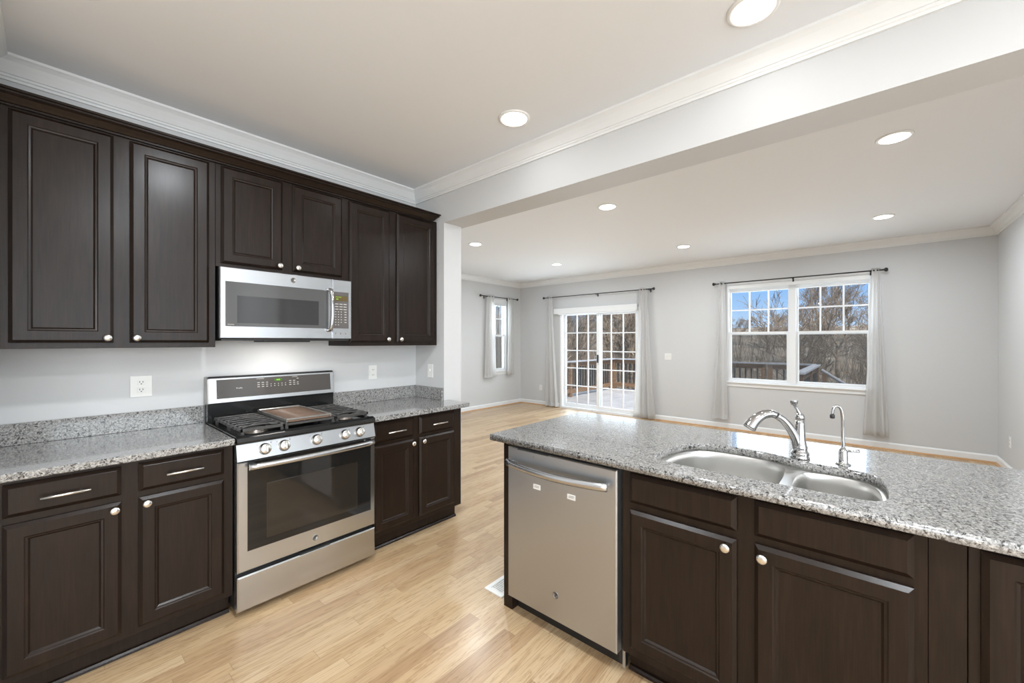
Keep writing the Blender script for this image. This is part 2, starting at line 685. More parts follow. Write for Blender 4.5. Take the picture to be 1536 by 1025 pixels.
def faceX(X):
    """local (u, out, up) on a face that looks toward -X; u is world Y"""
    return lambda u, n, w: (X - n, u, w)


def text_on(mb, txt, size, map, u, w, n=0.0008, flip=False):
    b = text_bm(txt, size)
    for v in b.verts:
        x = -v.co.x if flip else v.co.x
        v.co = Vector(map(u + x, n + v.co.z, w + v.co.y))
    mb.merge(b)


# ------------------------------------------------------------------ the setting
mb = MB().box(-4.2, XF + 0.2, -3.7, YL + 0.2, -0.12, 0.0)
struct('floor', mb, M['floor'])
mb = MB().box(-4.2, XF + 0.2, -3.7, YL + 0.2, CEIL, CEIL + 0.15)
struct('ceiling', mb, M['ceiling'])

mb = MB().box(XK - 0.12, XB2, YW, YW + 0.12, 0, CEIL)
struct('wall_left', mb, M['wall'])
mb = MB().box(XB2 - 0.12, XB2, YW + 0.12, YL, 0, CEIL)
struct('wall_inner', mb, M['wall'])
# the stub that carries the beam
struct('wall_return', MB().box(XB, XB2 - 0.03, 2.645, YW, 0, CEIL), M['wall'])
struct('beam', MB().box(XB, XB2, YR - 0.12, 2.645, BZ, CEIL).box(XB2 - 0.03, XB2, 2.645, YW, BZ, CEIL), M['wall'])
# end wall of the cabinet run, then the dining room it opens to
struct('wall_back', MB().box(XK - 0.12, XK, 2.25, YW, 0, CEIL), M['wall'])
struct('wall_dining', MB().box(-4.2, XK - 0.1205, 2.4, 2.52, 0, CEIL).box(-4.2, -4.08, -3.58, 2.4, 0, CEIL), M['wall'])
struct('wall_front', MB().box(-4.08, XB2, -3.7, -3.58, 0, CEIL), M['wall'])
struct('wall_breakfast', MB().box(XB2 - 0.12, XB2, -3.58, YR - 0.12, 0, CEIL), M['wall'])
struct('wall_right', MB().box(XB2, XF + 0.12, YR - 0.12, YR, 0, CEIL), M['wall'])

# far wall with the door and the double window cut out
DY0, DY1, DZ1 = 3.13, 4.90, 2.045
WY0, WY1, WZ0, WZ1 = -0.075, 1.685, 0.765, 2.32
T = 0.14
mb = MB()
mb.box(XF, XF + T, YR - 0.12, WY0, 0, CEIL)
mb.box(XF, XF + T, WY0, WY1, 0, WZ0)
mb.box(XF, XF + T, WY0, WY1, WZ1, CEIL)
mb.box(XF, XF + T, WY1, DY0, 0, CEIL)
mb.box(XF, XF + T, DY0, DY1, DZ1, CEIL)
mb.box(XF, XF + T, DY1, YL + T, 0, CEIL)
struct('wall_far', mb, M['wall'])
# living room side wall with the narrow window
NX0, NX1 = 6.13, 6.70
mb = MB()
mb.box(XB2, NX0, YL, YL + T, 0, CEIL)
mb.box(NX0, NX1, YL, YL + T, 0, WZ0)
mb.box(NX0, NX1, YL, YL + T, WZ1, CEIL)
mb.box(NX1, XF, YL, YL + T, 0, CEIL)
struct('wall_side', mb, M['wall'])

# crown mouldings: (distance from wall, drop below the ceiling)
CROWN = [(0, 0), (0.070, 0), (0.070, 0.012), (0.062, 0.018), (0.050, 0.030), (0.036, 0.052), (0.026, 0.070), (0.022, 0.078), (0.016, 0.080), (0.016, 0.090), (0.010, 0.094), (0.010, 0.106), (0, 0.106)]


def crown(name, a, b, inward, e0=0, e1=0):
    """a, b: wall line ends (x, y); inward: unit vector into the room; e0/e1: -1 = inside mitre, +1 = outside mitre"""
    a, b, n = Vector((*a, 0)), Vector((*b, 0)), Vector((*inward, 0))
    t = (b - a).normalized()
    r0 = [a + n * d + t * (-e0 * d) + Vector((0, 0, CEIL - z)) for d, z in CROWN]
    r1 = [b + n * d + t * (e1 * d) + Vector((0, 0, CEIL - z)) for d, z in CROWN]
    struct(name, MB().loft([r0, r1]), M['trim'])


crown('trim_1', (XK, YW), (XB, YW), (0, -1), -1, -1)
crown('trim_2', (XB, YW), (XB, -3.58), (-1, 0), -1, 0)
crown('trim_3', (XK, 2.25), (XK, YW), (1, 0), 0, -1)
crown('trim_4', (XF, YL), (XF, YR), (-1, 0), -1, -1)
crown('trim_5', (XB2, YL), (XF, YL), (0, -1), 0, -1)
crown('trim_6', (XF, YR), (XB2, YR), (0, 1), -1, 0)


def baseboard(name, a, b, inward):
    a, b, n = Vector((*a, 0)), Vector((*b, 0)), Vector((*inward, 0))
    prof = [(0, 0), (0.014, 0), (0.014, 0.075), (0.010, 0.084), (0.006, 0.092), (0, 0.092)]
    o = struct(name, MB().loft([[a + n * d + Vector((0, 0, z)) for d, z in prof], [b + n * d + Vector((0, 0, z)) for d, z in prof]]), M['trim'])
    sh = [(0.0142, 0), (0.030, 0), (0.029, 0.008), (0.024, 0.015), (0.0142, 0.019)]
    s = MB().loft([[a + n * d + Vector((0, 0, z)) for d, z in sh], [b + n * d + Vector((0, 0, z)) for d, z in sh]]).build('shoe_moulding', M['oak_shoe'], o)
    return o


baseboard('baseboard_far', (XF, DY0 - 0.04), (XF, YR), (-1, 0))
baseboard('baseboard_corner', (XF, YL), (XF, DY1 + 0.03), (-1, 0))
baseboard('baseboard_side', (XB2, YL), (XF, YL), (0, -1))
baseboard('baseboard_right', (XF, YR), (XB2, YR), (0, 1))


# ------------------------------------------------------------------ windows and the patio door
def sash(parent, name, P, u0, u1, w0, w1, depth, stile, cols, rows, screen=None, bottom=None):
    """P maps (u, n, w) where n runs outward; one sash: frame, muntins and glass"""
    bt = bottom or stile
    m = MB()
    m.box(u0, u0 + stile, depth, depth + 0.035, w0, w1, map=P)
    m.box(u1 - stile, u1, depth, depth + 0.035, w0, w1, map=P)
    m.box(u0 + stile, u1 - stile, depth, depth + 0.035, w0, w0 + bt, map=P)
    m.box(u0 + stile, u1 - stile, depth, depth + 0.035, w1 - stile, w1, map=P)
    s = m.build(name, M['vinyl'], parent)
    a0, a1, b0, b1 = u0 + stile, u1 - stile, w0 + bt, w1 - stile
    if cols > 1 or rows > 1:
        m = MB()
        for i in range(1, cols):
            c = a0 + (a1 - a0) * i / cols
            m.box(c - 0.010, c + 0.010, depth + 0.006, depth + 0.024, b0, b1, map=P)
        for j in range(1, rows):
            c = b0 + (b1 - b0) * j / rows
            m.box(a0, a1, depth + 0.0065, depth + 0.0235, c - 0.010, c + 0.010, map=P)
        m.build('muntins', M['vinyl'], s)
    MB().box(a0, a1, depth + 0.0265, depth + 0.0285, b0, b1, map=P).build('glass', M['glass'], s)
    if screen:
        MB().box(u0 + 0.01, u1 - 0.01, depth + 0.055, depth + 0.056, w0 + 0.01, w1 - 0.01, map=P).build('insect_screen', M[screen], s)
    return s


def hung_window(name, P, u0, u1, w0, w1, units, loc):
    """double-hung units side by side in one frame"""
    root = thing(name, None, None, loc, kind='structure')
    m = MB()
    f = 0.028
    m.box(u0, u0 + f, 0.0, 0.13, w0, w1, map=P)
    m.box(u1 - f, u1, 0.0, 0.13, w0, w1, map=P)
    m.box(u0 + f, u1 - f, 0.0, 0.13, w1 - f, w1, map=P)
    m.box(u0 + f, u1 - f, 0.0, 0.13, w0, w0 + 0.015, map=P)
    edges = [u0 + f]
    if units == 2:
        c = (u0 + u1) / 2 + 0.005
        m.box(c - 0.040, c + 0.040, 0.004, 0.125, w0 + 0.015, w1 - f, map=P)
        spans = [(u0 + f, c - 0.040), (c + 0.040, u1 - f)]
    else:
        spans = [(u0 + f, u1 - f)]
    m.build('window_frame', M['vinyl'], root)
    mid = 1.53
    for a, b in spans:
        sash(root, 'upper_sash', P, a, b, mid - 0.022, w1 - f, 0.075, 0.022, 3 if units == 2 else 2, 2)
        sash(root, 'lower_sash', P, a, b, w0 + 0.015, mid + 0.024, 0.030, 0.034, 1, 1, screen='screen', bottom=0.04)
    m = MB()
    m.box(u0 - 0.035, u1 + 0.035, -0.035, 0.0, w0 - 0.02, w0, map=P, bev=0.004)
    m.box(u0 - 0.02, u1 + 0.02, -0.014, -0.001, w0 - 0.075, w0 - 0.0205, map=P, bev=0.003)
    m.build('window_sill', M['trim'], root)
    return root


PF = lambda u, n, w: (XF + n, u, w)
PS = lambda u, n, w: (u, YL + n, w)
hung_window('window_1', PF, WY0, WY1, WZ0, WZ1, 2, (XF, (WY0 + WY1) / 2, WZ0))
hung_window('window_2', PS, NX0, NX1, WZ0, WZ1, 1, ((NX0 + NX1) / 2, YL, WZ0))

door = thing('door_1', None, None, (XF, (DY0 + DY1) / 2, 0), kind='structure')
m = MB()
m.box(DY0, DY0 + 0.045, -0.012, 0.135, 0, DZ1, map=PF)
m.box(DY1 - 0.045, DY1, -0.012, 0.135, 0, DZ1, map=PF)
m.box(DY0 + 0.045, DY1 - 0.045, -0.012, 0.135, DZ1 - 0.045, DZ1, map=PF)
m.box(DY0 + 0.045, DY1 - 0.045, -0.02, 0.135, 0.0, 0.035, map=PF)
m.build('door_frame', M['vinyl'], door)
mid = 4.005
sash(door, 'fixed_panel', PF, mid - 0.04, DY1 - 0.045, 0.035, DZ1 - 0.045, 0.075, 0.048, 3, 5, screen='screen_light', bottom=0.075)
sp = sash(door, 'sliding_panel', PF, DY0 + 0.045, mid + 0.045, 0.035, DZ1 - 0.045, 0.030, 0.062, 3, 5, bottom=0.075)
MB().box(mid - 0.005, mid + 0.025, -0.004, 0.029, 0.98, 1.14, map=PF, bev=0.004).build('door_handle', M['black_metal'], sp)

# valance above the patio door
v = thing('blind_valance', 'white valance box mounted above the sliding patio door', 'valance', (XF - 0.03, 4.12, 1.97))
MB().box(XF - 0.055, XF - 0.013, 3.17, 5.04, 1.985, 2.10, bev=0.004).build('fascia', M['trim'], v)
MB().box(XF - 0.050, XF - 0.018, 3.19, 4.92, 1.965, 1.984).build('headrail', M['vinyl'], v)


def raised_blind(P, u0, u1, label, loc):
    t = thing('window_blind', label, 'blind', loc)
    m = MB().box(u0, u1, -0.004, 0.026, 2.235, 2.29, map=P, bev=0.003)
    m.build('headrail', M['trim'], t)
    m = MB()
    for k in range(7):
        z = 2.196 + k * 0.0055
        m.box(u0 + 0.006, u1 - 0.006, -0.002, 0.024, z, z + 0.0035, map=P)
    m.build('slat_stack', M['trim'], t)
    MB().box(u0 + 0.004, u1 - 0.004, -0.003, 0.025, 2.178, 2.194, map=P, bev=0.003).build('bottom_rail', M['trim'], t)


raised_blind(PF, WY0 + 0.03, WY1 - 0.03, 'white blind raised to the head of the double window', (XF, 0.8, 2.178))
raised_blind(PS, NX0 + 0.03, NX1 - 0.03, 'white blind raised to the head of the narrow window', (6.42, YL, 2.178))


def curtain_rod(P, u0, u1, w, label, loc, brackets):
    t = thing('curtain_rod', label, 'curtain rod', loc, 'black curtain rods')
    n = -0.085
    p = lambda u: P(u, n, w)
    MB().tube([p(u0), p(u1)], 0.0085, 10).build('rod', M['black_metal'], t)
    for u, s in ((u0, -1), (u1, 1)):
        ax = Vector(P(u + s, n, w)) - Vector(P(u, n, w))
        MB().lathe(p(u), ax, [(0, 0.009), (0.004, 0.014), (0.010, 0.014), (0.012, 0.010), (0.016, 0.010), (0.022, 0.020), (0.034, 0.027), (0.047, 0.024), (0.056, 0.012), (0.058, 0.0)], 14).build('finial', M['black_metal'], t)
    for u in brackets:
        m = MB().tube([P(u, -0.006, w - 0.02), P(u, n, w - 0.016), P(u, n - 0.012, w - 0.004)], 0.0055, 8)
        m.box(u - 0.010, u + 0.010, -0.006, 0.0, w - 0.05, w + 0.01, map=P)
        m.build('bracket', M['black_metal'], t)


curtain_rod(PF, 2.88, 5.24, 2.345, 'black curtain rod with ball finials above the patio door', (XF - 0.085, 4.06, 2.345), (2.93, 4.0, 5.13))
curtain_rod(PF, -0.16, 1.82, 2.330, 'black curtain rod with ball finials above the double window', (XF - 0.085, 0.83, 2.33), (-0.05, 0.80, 1.73))
curtain_rod(PS, 5.84, 6.93, 2.345, 'short black curtain rod above the narrow window', (6.4, YL - 0.085, 2.345), (5.98, 6.70))


def curtain(P, t0, t1, b0, b1, ztop, zbot, folds, seed, label, amp=0.26):
    rnd = random.Random(seed)
    ph = rnd.random() * 6
    nu, nv = folds * 18, 26
    m = MB()
    G = []
    for j in range(nv + 1):
        s = j / nv
        e = s ** 1.3
        z = ztop + (zbot - ztop) * s
        row = []
        for i in range(nu + 1):
            q = i / nu
            a = t0 + (b0 - t0) * e
            b = t1 + (b1 - t1) * e
            u = a + (b - a) * (q + 0.025 * math.sin(2 * PI * q * folds * 0.5 + ph))
            w = math.sin(2 * PI * folds * q + ph + 0.5 * s * math.sin(3 * q + ph))
            w = math.copysign(abs(w) ** 0.9, w)
            d = -0.087 + min(0.032, amp * (b - a) / folds if b > a else amp * (a - b) / folds) * w + 0.005 * math.sin(5 * q + 3 * s + ph)
            row.append(m.bm.verts.new(P(u, min(d, -0.035), z)))
        G.append(row)
    for j in range(nv):
        for i in range(nu):
            f = m.bm.faces.new((G[j][i], G[j][i + 1], G[j + 1][i + 1], G[j + 1][i]))
            f.smooth = True
    bmesh.ops.solidify(m.bm, geom=list(m.bm.faces), thickness=0.0025)
    for f in m.bm.faces:
        f.smooth = True
    o = m.build('curtain', M['fabric'])
    recenter(o)
    return tag(o, label, 'curtain', 'off-white curtain panels')


curtain(PF, 5.21, 5.05, 5.26, 4.90, 2.375, 0.02, 3, 3, 'long off-white curtain beside the patio door, toward the narrow window')
curtain(PF, 3.10, 2.96, 3.22, 2.80, 2.375, 0.02, 3, 5, 'long off-white curtain flaring to the floor between the patio door and the double window')
curtain(PF, 1.79, 1.69, 1.90, 1.66, 2.36, 0.165, 2, 8, 'off-white curtain at the double window on the patio door side')
curtain(PF, -0.055, -0.15, 0.03, -0.23, 2.36, 0.175, 3, 11, 'off-white curtain at the double window nearest the room corner by the bare wall')
curtain(PS, 5.99, 6.20, 5.93, 6.28, 2.375, 0.65, 3, 14, 'wide off-white curtain at the narrow window, on its kitchen side')
curtain(PS, 6.64, 6.82, 6.62, 6.84, 2.375, 0.67, 3, 17, 'off-white curtain at the narrow window, next to the room corner')


# ------------------------------------------------------------------ wall plates
def plate(name, P, u, w, wd, ht, label, cat, kind):
    loc = P(u, 0, w)
    t = thing(name, label, cat, loc, 'white wall plates')
    MB().box(u - wd / 2, u + wd / 2, -0.006, -0.0003, w - ht / 2, w + ht / 2, bev=0.002, map=P).build('cover_plate', M['white_plastic'], t)
    if kind == 'outlet':
        for dz in (-0.021, 0.021):
            o = MB().box(u - 0.016, u + 0.016, -0.0085, -0.0062, w + dz - 0.014, w + dz + 0.014, bev=0.001, map=P).build('socket', M['white_plastic'], t)
            m = MB()
            for du in (-0.0065, 0.0065):
                m.box(u + du - 0.0014, u + du + 0.0014, -0.0092, -0.0087, w + dz - 0.001, w + dz + 0.008, map=P)
            m.box(u - 0.0025, u + 0.0025, -0.0092, -0.0087, w + dz - 0.010, w + dz - 0.005, map=P)
            m.build('slots', M['slot'], o)
    elif kind == 'gfci':
        o = MB().box(u - 0.017, u + 0.017, -0.0085, -0.0062, w - 0.034, w + 0.034, bev=0.001, map=P).build('socket', M['white_plastic'], t)
        for dz in (-0.021, 0.021):
            m = MB()
            for du in (-0.0065, 0.0065):
                m.box(u + du - 0.0014, u + du + 0.0014, -0.0092, -0.0087, w + dz - 0.004, w + dz + 0.004, map=P)
            m.box(u - 0.0065, u + 0.0065, -0.0092, -0.0087, w + dz - 0.0042, w + dz - 0.0038, map=P)
            m.build('slots', M['slot'], o)
        MB().box(u - 0.006, u + 0.006, -0.0095, -0.0087, w - 0.006, w + 0.006, map=P).build('button', M['white_plastic'], o)
    else:
        for k in range(kind):
            du = (k - (kind - 1) / 2) * 0.046
            MB().box(u + du - 0.0055, u + du + 0.0055, -0.016, -0.0062, w - 0.004, w + 0.016, bev=0.002, map=P).build('toggle', M['white_plastic'], t)


PK = lambda u, n, w: (u, YW + n, w)
PB = lambda u, n, w: (XB + n, u, w)
PR = lambda u, n, w: (u, YR - n, w)
plate('outlet', PK, 0.343, 1.155, 0.092, 0.118, 'white outlet in a wide plate above the counter between end wall and range', 'outlet', 'outlet')
plate('outlet', PK, 1.748, 1.153, 0.072, 0.116, 'white outlet above the counter just past the range', 'outlet', 'gfci')
plate('light_switch', PB, 2.823, 1.151, 0.072, 0.116, 'white light switch on the short return wall under the cabinet end', 'switch', 1)
plate('light_switch', PF, 2.62, 1.139, 0.116, 0.116, 'white double light switch beside the patio door curtain', 'switch', 2)
plate('outlet', PF, 5.42, 0.384, 0.072, 0.116, 'white outlet low on the wall beside the patio door curtain', 'outlet', 'outlet')
plate('outlet', PR, 6.64, 0.345, 0.072, 0.116, 'white outlet low on the side wall past the double window', 'outlet', 'outlet')


# ------------------------------------------------------------------ recessed lights
def downlight(x, y, label, group, power):
    t = thing('recessed_light', label, 'ceiling light', (x, y, CEIL - 0.008), group)
    MB().lathe((x, y, CEIL - 0.0002), (0, 0, -1), [(0, 0.095), (0.004, 0.094), (0.008, 0.086), (0.007, 0.076), (0.001, 0.074)], 32).build('trim_ring', M['lamp_trim'], t)
    MB().lathe((x, y, CEIL - 0.0082), (0, 0, -1), [(0, 0.073), (0.0015, 0.072), (0.002, 0.0)], 32).build('lens', M['lens'], t)
    d = bpy.data.lights.new('downlight', 'AREA')
    d.shape = 'DISK'
    d.size = 0.145
    d.energy = power
    d.color = (0.89, 0.95, 1.0)
    d.spread = math.radians(178)
    o = bpy.data.objects.new('downlight', d)
    COL.objects.link(o)
    o.location = (x, y, CEIL - 0.016)


PWR_K, PWR_A, PWR_L = 0.8, 24, 19
GK, GL = 'recessed lights in the kitchen ceiling', 'recessed lights in the living room ceiling'
downlight(1.83, 1.58, 'lit recessed light in the kitchen ceiling above the end of the island', GK, PWR_K)
downlight(1.855, 0.34, 'large lit recessed light in the kitchen ceiling above the sink', GK, PWR_K)
downlight(1.855, -0.92, 'lit recessed light in the kitchen ceiling above the far end of the island', GK, PWR_K)
for x, y in ((0.62, 1.25), (0.50, -0.25), (0.62, -1.60), (1.4, -2.6)):
    downlight(x, y, 'lit recessed light in the kitchen ceiling above the aisle', GK, PWR_A)
downlight(3.63, -0.14, 'lit recessed light in the living room just past the beam, nearest the side wall', GL, PWR_L)
downlight(5.85, -0.14, 'lit recessed light in the living room in front of the double window and side wall', GL, PWR_L)
downlight(3.63, 1.92, 'lit recessed light in the living room ceiling, middle of the row by the beam', GL, PWR_L)
downlight(5.85, 1.92, 'lit recessed light in the living room ceiling, middle of the row by the windows', GL, PWR_L)
downlight(3.84, 4.01, 'lit recessed light in the living room ceiling next to the return wall', GL, PWR_L)
downlight(5.77, 4.01, 'lit recessed light in the living room ceiling in front of the patio door', GL, PWR_L)
for x, y in ((-1.4, 1.2), (-1.4, -0.9), (-3.0, 1.2), (-3.0, -0.9)):
    downlight(x, y, 'lit recessed light in the dining room ceiling', 'recessed lights in the dining room ceiling', 9)

# ------------------------------------------------------------------ cabinet pieces
DOOR = [(0, 0), (0, 0.009), (0.0125, 0.020), (0.052, 0.020), (0.056, 0.0165), (0.062, 0.0155), (0.068, 0.009), (0.080, 0.009)]
DRAWER = [(0, 0), (0, 0.008), (0.015, 0.020), (0.03, 0.020)]
KNOB = [(0, 0.0075), (0.003, 0.0065), (0.010, 0.0055), (0.014, 0.008), (0.017, 0.0145), (0.021, 0.0168), (0.025, 0.0155), (0.028, 0.010), (0.029, 0.0)]


def knob(parent, Mp, u, w, n0=0.020):
    o = Vector(Mp(u, n0, w))
    ax = Vector(Mp(u, n0 + 1, w)) - o
    return MB().lathe(o, ax, KNOB, 18).build('knob', M['nickel'], parent)


def cab_door(parent, Mp, u0, u1, w0, w1, ku=None, kw=None, prof=DOOR):
    d = MB().rings(Mp, u0, u1, w0, w1, [(i, n + 0.0005) for i, n in prof]).build('door', M['espresso'], parent)
    if ku is not None:
        knob(d, Mp, ku, kw)
    return d


def cab_drawer(parent, Mp, u0, u1, w0, w1, pull=True, name='drawer'):
    d = MB().rings(Mp, u0, u1, w0, w1, [(i, n + 0.0005) for i, n in DRAWER]).build(name, M['espresso'], parent)
    if pull:
        c, w = (u0 + u1) / 2, (w0 + w1) / 2 - 0.003
        m = MB().tube([Mp(c - 0.068, 0.048, w), Mp(c + 0.068, 0.048, w)], 0.0055, 12)
        for s in (-0.040, 0.040):
            m.tube([Mp(c + s, 0.0205, w), Mp(c + s, 0.048, w)], 0.0045, 10)
        m.build('pull', M['nickel'], d)
    return d


# ------------------------------------------------------------------ wall cabinets
YUF = YW - 0.305
UF = faceY(YUF)
Z0U, Z1U = 1.3723, 2.412
GU = 'dark wall cabinets'


def wall_cab(x0, x1, z0, label):
    t = thing('wall_cabinet', label, 'cabinet', ((x0 + x1) / 2, (YUF + YW) / 2, z0), GU)
    MB().box(x0, x1, YUF + 0.019, YW - 0.001, z0, Z1U).build('carcass', M['espresso'], t)
    m = MB()
    m.box(x0, x1, YUF, YUF + 0.0188, z0, Z1U, bev=0.0012)
    m.build('face_frame', M['espresso'], t)
    return t


t = wall_cab(XK + 0.002, 0.6155, Z0U, 'tall dark double-door wall cabinet beside the microwave, against the end wall')
cab_door(t, UF, -0.109, 0.2093, 1.398, 2.390, 0.188, 1.421)
cab_door(t, UF, 0.2665, 0.585, 1.398, 2.390, 0.290, 1.421)
t = wall_cab(0.6165, 1.3855, 1.8245, 'short dark double-door wall cabinet above the microwave')
cab_door(t, UF, 0.640, 0.957, 1.846, 2.390, 0.936, 1.868)
cab_door(t, UF, 1.0165, 1.3365, 1.846, 2.390, 1.041, 1.868)
t = wall_cab(1.3865, 2.163, Z0U, 'tall dark double-door wall cabinet next to the return wall')
cab_door(t, UF, 1.391, 1.7065, 1.398, 2.390, 1.684, 1.421)
cab_door(t, UF, 1.770, 2.130, 1.398, 2.390, 1.794, 1.421)

# dark crown moulding along the tops of the wall cabinets, with a return at the open end
CC = [(0.0, 0.0), (0.013, 0.0), (0.013, 0.008), (0.020, 0.010), (0.026, 0.018), (0.040, 0.034), (0.052, 0.042), (0.052, 0.050), (0.060, 0.052), (0.060, 0.062), (0.0, 0.062)]
yb, xe, zb = YUF - 0.0005, 2.1005, 2.400
prof0 = [(XK + 0.002, yb - d, zb + z) for d, z in CC]
prof1 = [(xe + d, yb - d, zb + z) for d, z in CC]
prof2 = [(xe + d, 2.644 if False else YUF + 0.05, zb + z) for d, z in CC]
cr = MB().loft([prof0, prof1]).build('cabinet_crown_moulding', M['espresso'])
recenter(cr)
tag(cr, 'dark stepped crown moulding running along the tops of the wall cabinets', 'moulding')

# ------------------------------------------------------------------ microwave
X0, X1 = 0.6246, 1.3836
YM = 2.680
PM = faceY(YM)
t = thing('microwave', 'stainless over-the-range microwave under the short wall cabinet', 'microwave', ((X0 + X1) / 2, 2.86, 1.4203))
MB().box(X0 + 0.004, X1 - 0.002, YM + 0.035, YW - 0.002, 1.4203, 1.8205).build('body', M['dark_plastic'], t)
m = MB().box(X0 + 0.01, X1 - 0.01, YM + 0.02, YW - 0.02, 1.408, 1.4200)
m.box(0.86, 1.13, 2.74, 2.92, 1.400, 1.4078)
m.build('underside_vent', M['dark_plastic'], t)
XS = 1.250
d = MB().rings(PM, X0, XS - 0.001, 1.4215, 1.8207, [(0, -0.034), (0, -0.004), (0.004, 0.0), (0.02, 0.0)]).build('door', M['steel'], t)
MB().rings(PM, 0.650, 1.2215, 1.489, 1.741, [(0, 0.0004), (0.0006, 0.0012), (0.008, 0.0008)]).build('door_glass', M['mw_glass'], d)
MB().rings(PM, 0.706, 1.160, 1.509, 1.664, [(0, 0.0016), (0.002, 0.0011), (0.01, 0.0011)]).build('door_window', M['mw_window'], d)
hp = spline([(1.222, YM - 0.002, 1.478), (1.226, YM - 0.030, 1.487), (1.230, YM - 0.040, 1.54), (1.231, YM - 0.042, 1.615), (1.230, YM - 0.040, 1.69), (1.226, YM - 0.030, 1.738), (1.222, YM - 0.002, 1.748)], 5)
MB().tube(hp, [0.012] * len(hp), 12).build('handle', M['chrome'], d)
mk = MB()
text_on(mk, 'PROFILE', 0.0085, PM, 0.676, 1.499, 0.0016)
mk.build('maker_word', M['label_ink'], d)


def emblem(parent, Mp, u, w, r, flip=False):
    o = Vector(Mp(u, 0.0006, w))
    ax = Vector(Mp(u, 1, w)) - Vector(Mp(u, 0, w))
    e = MB().lathe(o, ax, [(0, r), (0.0012, r), (0.0018, r * 0.94), (0.0018, r * 0.80), (0.0012, r * 0.78), (0.0012, 0.0)], 24).build('emblem', M['grey_steel'], parent)
    mm = MB()
    sg = -1 if flip else 1
    P = lambda x, y: Mp(u + sg * x * r, 0.0024, w + y * r)
    # dark rim and two entwined script letters
    mm.tube([P(math.cos(k * PI / 12) * 0.84, math.sin(k * PI / 12) * 0.84) for k in range(25)], r * 0.05, 5)
    g = [(0.05, 0.42), (-0.22, 0.52), (-0.46, 0.25), (-0.48, -0.12), (-0.26, -0.42), (-0.02, -0.30), (0.0, 0.0), (-0.2, 0.06), (-0.30, -0.10)]
    k = [(0.52, 0.34), (0.34, 0.54), (0.12, 0.42), (0.14, 0.14), (0.34, 0.04), (0.10, -0.06), (0.08, -0.34), (0.28, -0.52), (0.54, -0.30)]
    for c in (g, k):
        mm.tube([P(*p) for p in spline(c, 4)], r * 0.065, 5)
    mm.build('monogram', M['dark_plastic'], e)


emblem(d, PM, 1.005, 1.784, 0.016)
p = MB().rings(PM, XS + 0.001, X1, 1.4215, 1.8207, [(0, -0.034), (0, -0.004), (0.004, 0.0), (0.02, 0.0)]).build('control_panel', M['steel'], t)
k = MB().rings(PM, XS + 0.004, 1.362, 1.492, 1.738, [(0, 0.0004), (0.001, 0.0014), (0.008, 0.0012)]).build('keypad', M['mw_panel'], p)
lc = MB().rings(PM, 1.264, 1.352, 1.676, 1.712, [(0, 0.0014), (0.001, 0.0022), (0.004, 0.0022)]).build('display', M['lcd_amber'], k)
mk = MB()
for q in range(4):
    mk.box(1.272 + q * 0.010, 1.280 + q * 0.010, 0.0023, 0.0028, 1.702, 1.704, map=PM)
mk.box(1.275, 1.279, 0.0023, 0.0028, 1.686, 1.692, map=PM).box(1.284, 1.288, 0.0023, 0.0028, 1.686, 1.692, map=PM)
mk.build('display_segments', M['lcd'], lc)
mk = MB()
for r_ in range(9):
    z = 1.656 - r_ * 0.0175
    for c_ in range(3 if r_ < 3 else 4):
        if r_ == 8 and c_ > 1:
            continue
        wd = 0.022 if r_ < 3 else 0.007
        x = 1.268 + c_ * (0.029 if r_ < 3 else 0.019)
        if r_ >= 3 and c_ == 3:
            wd, x = 0.015, 1.332
        mk.box(x, x + wd, 0.0014, 0.0019, z - 0.0022, z + 0.0022, map=PM)
mk.build('key_print', M['label_ink'], k)
for q in range(3):
    MB().box(1.268 + q * 0.035, 1.275 + q * 0.035, 0.0003, 0.0009, 1.452, 1.462, map=PM).build('button', M['dim_ink'], p)
# the lamp under the microwave that lights the cooktop
ld = bpy.data.lights.new('cooktop_lamp', 'AREA')
ld.shape = 'RECTANGLE'
ld.size, ld.size_y = 0.22, 0.05
ld.energy = 1.1
ld.color = (1.0, 0.96, 0.9)
lo = bpy.data.objects.new('cooktop_lamp', ld)
COL.objects.link(lo)
lo.location = (1.004, 2.83, 1.398)

# ------------------------------------------------------------------ base cabinets on the range wall
YBF = YW - 0.610
BF = faceY(YBF)
GB = 'dark base cabinets along the range wall'


def base_cab(x0, x1, label):
    t = thing('base_cabinet', label, 'cabinet', ((x0 + x1) / 2, (YBF + YW) / 2, 0), GB)
    MB().box(x0, x1, YBF + 0.019, YW - 0.001, 0.112, 0.8815).build('carcass', M['espresso'], t)
    MB().box(x0, x1, YBF, YBF + 0.0188, 0.112, 0.8815, bev=0.0012).build('face_frame', M['espresso'], t)
    m = MB().box(x0, x1, YBF + 0.075, YW - 0.002, 0.0, 0.1118)
    m.extrude([(YBF + 0.0745, 0), (YBF + 0.058, 0), (YBF + 0.060, 0.008), (YBF + 0.066, 0.016), (YBF + 0.0745, 0.019)], x0, x1, 'x')
    m.build('toe_kick', M['espresso'], t)
    return t


t = base_cab(XK + 0.002, 0.6205, 'dark base cabinet with two drawers and two doors against the end wall')
cab_drawer(t, BF, -0.111, 0.210, 0.742, 0.8655)
cab_drawer(t, BF, 0.265, 0.581, 0.742, 0.8655)
cab_door(t, BF, -0.111, 0.210, 0.143, 0.714, 0.188, 0.687)
cab_door(t, BF, 0.265, 0.581, 0.143, 0.714, 0.291, 0.687)
t = base_cab(1.390, 2.163, 'dark base cabinet with two drawers and two doors between the range and the passage')
cab_drawer(t, BF, 1.398, 1.709, 0.735, 0.8630)
cab_drawer(t, BF, 1.757, 2.082, 0.735, 0.8630)
cab_door(t, BF, 1.398, 1.709, 0.147, 0.714, 1.702 - 0.01, 0.686)
cab_door(t, BF, 1.757, 2.086, 0.147, 0.714, 1.782, 0.686)

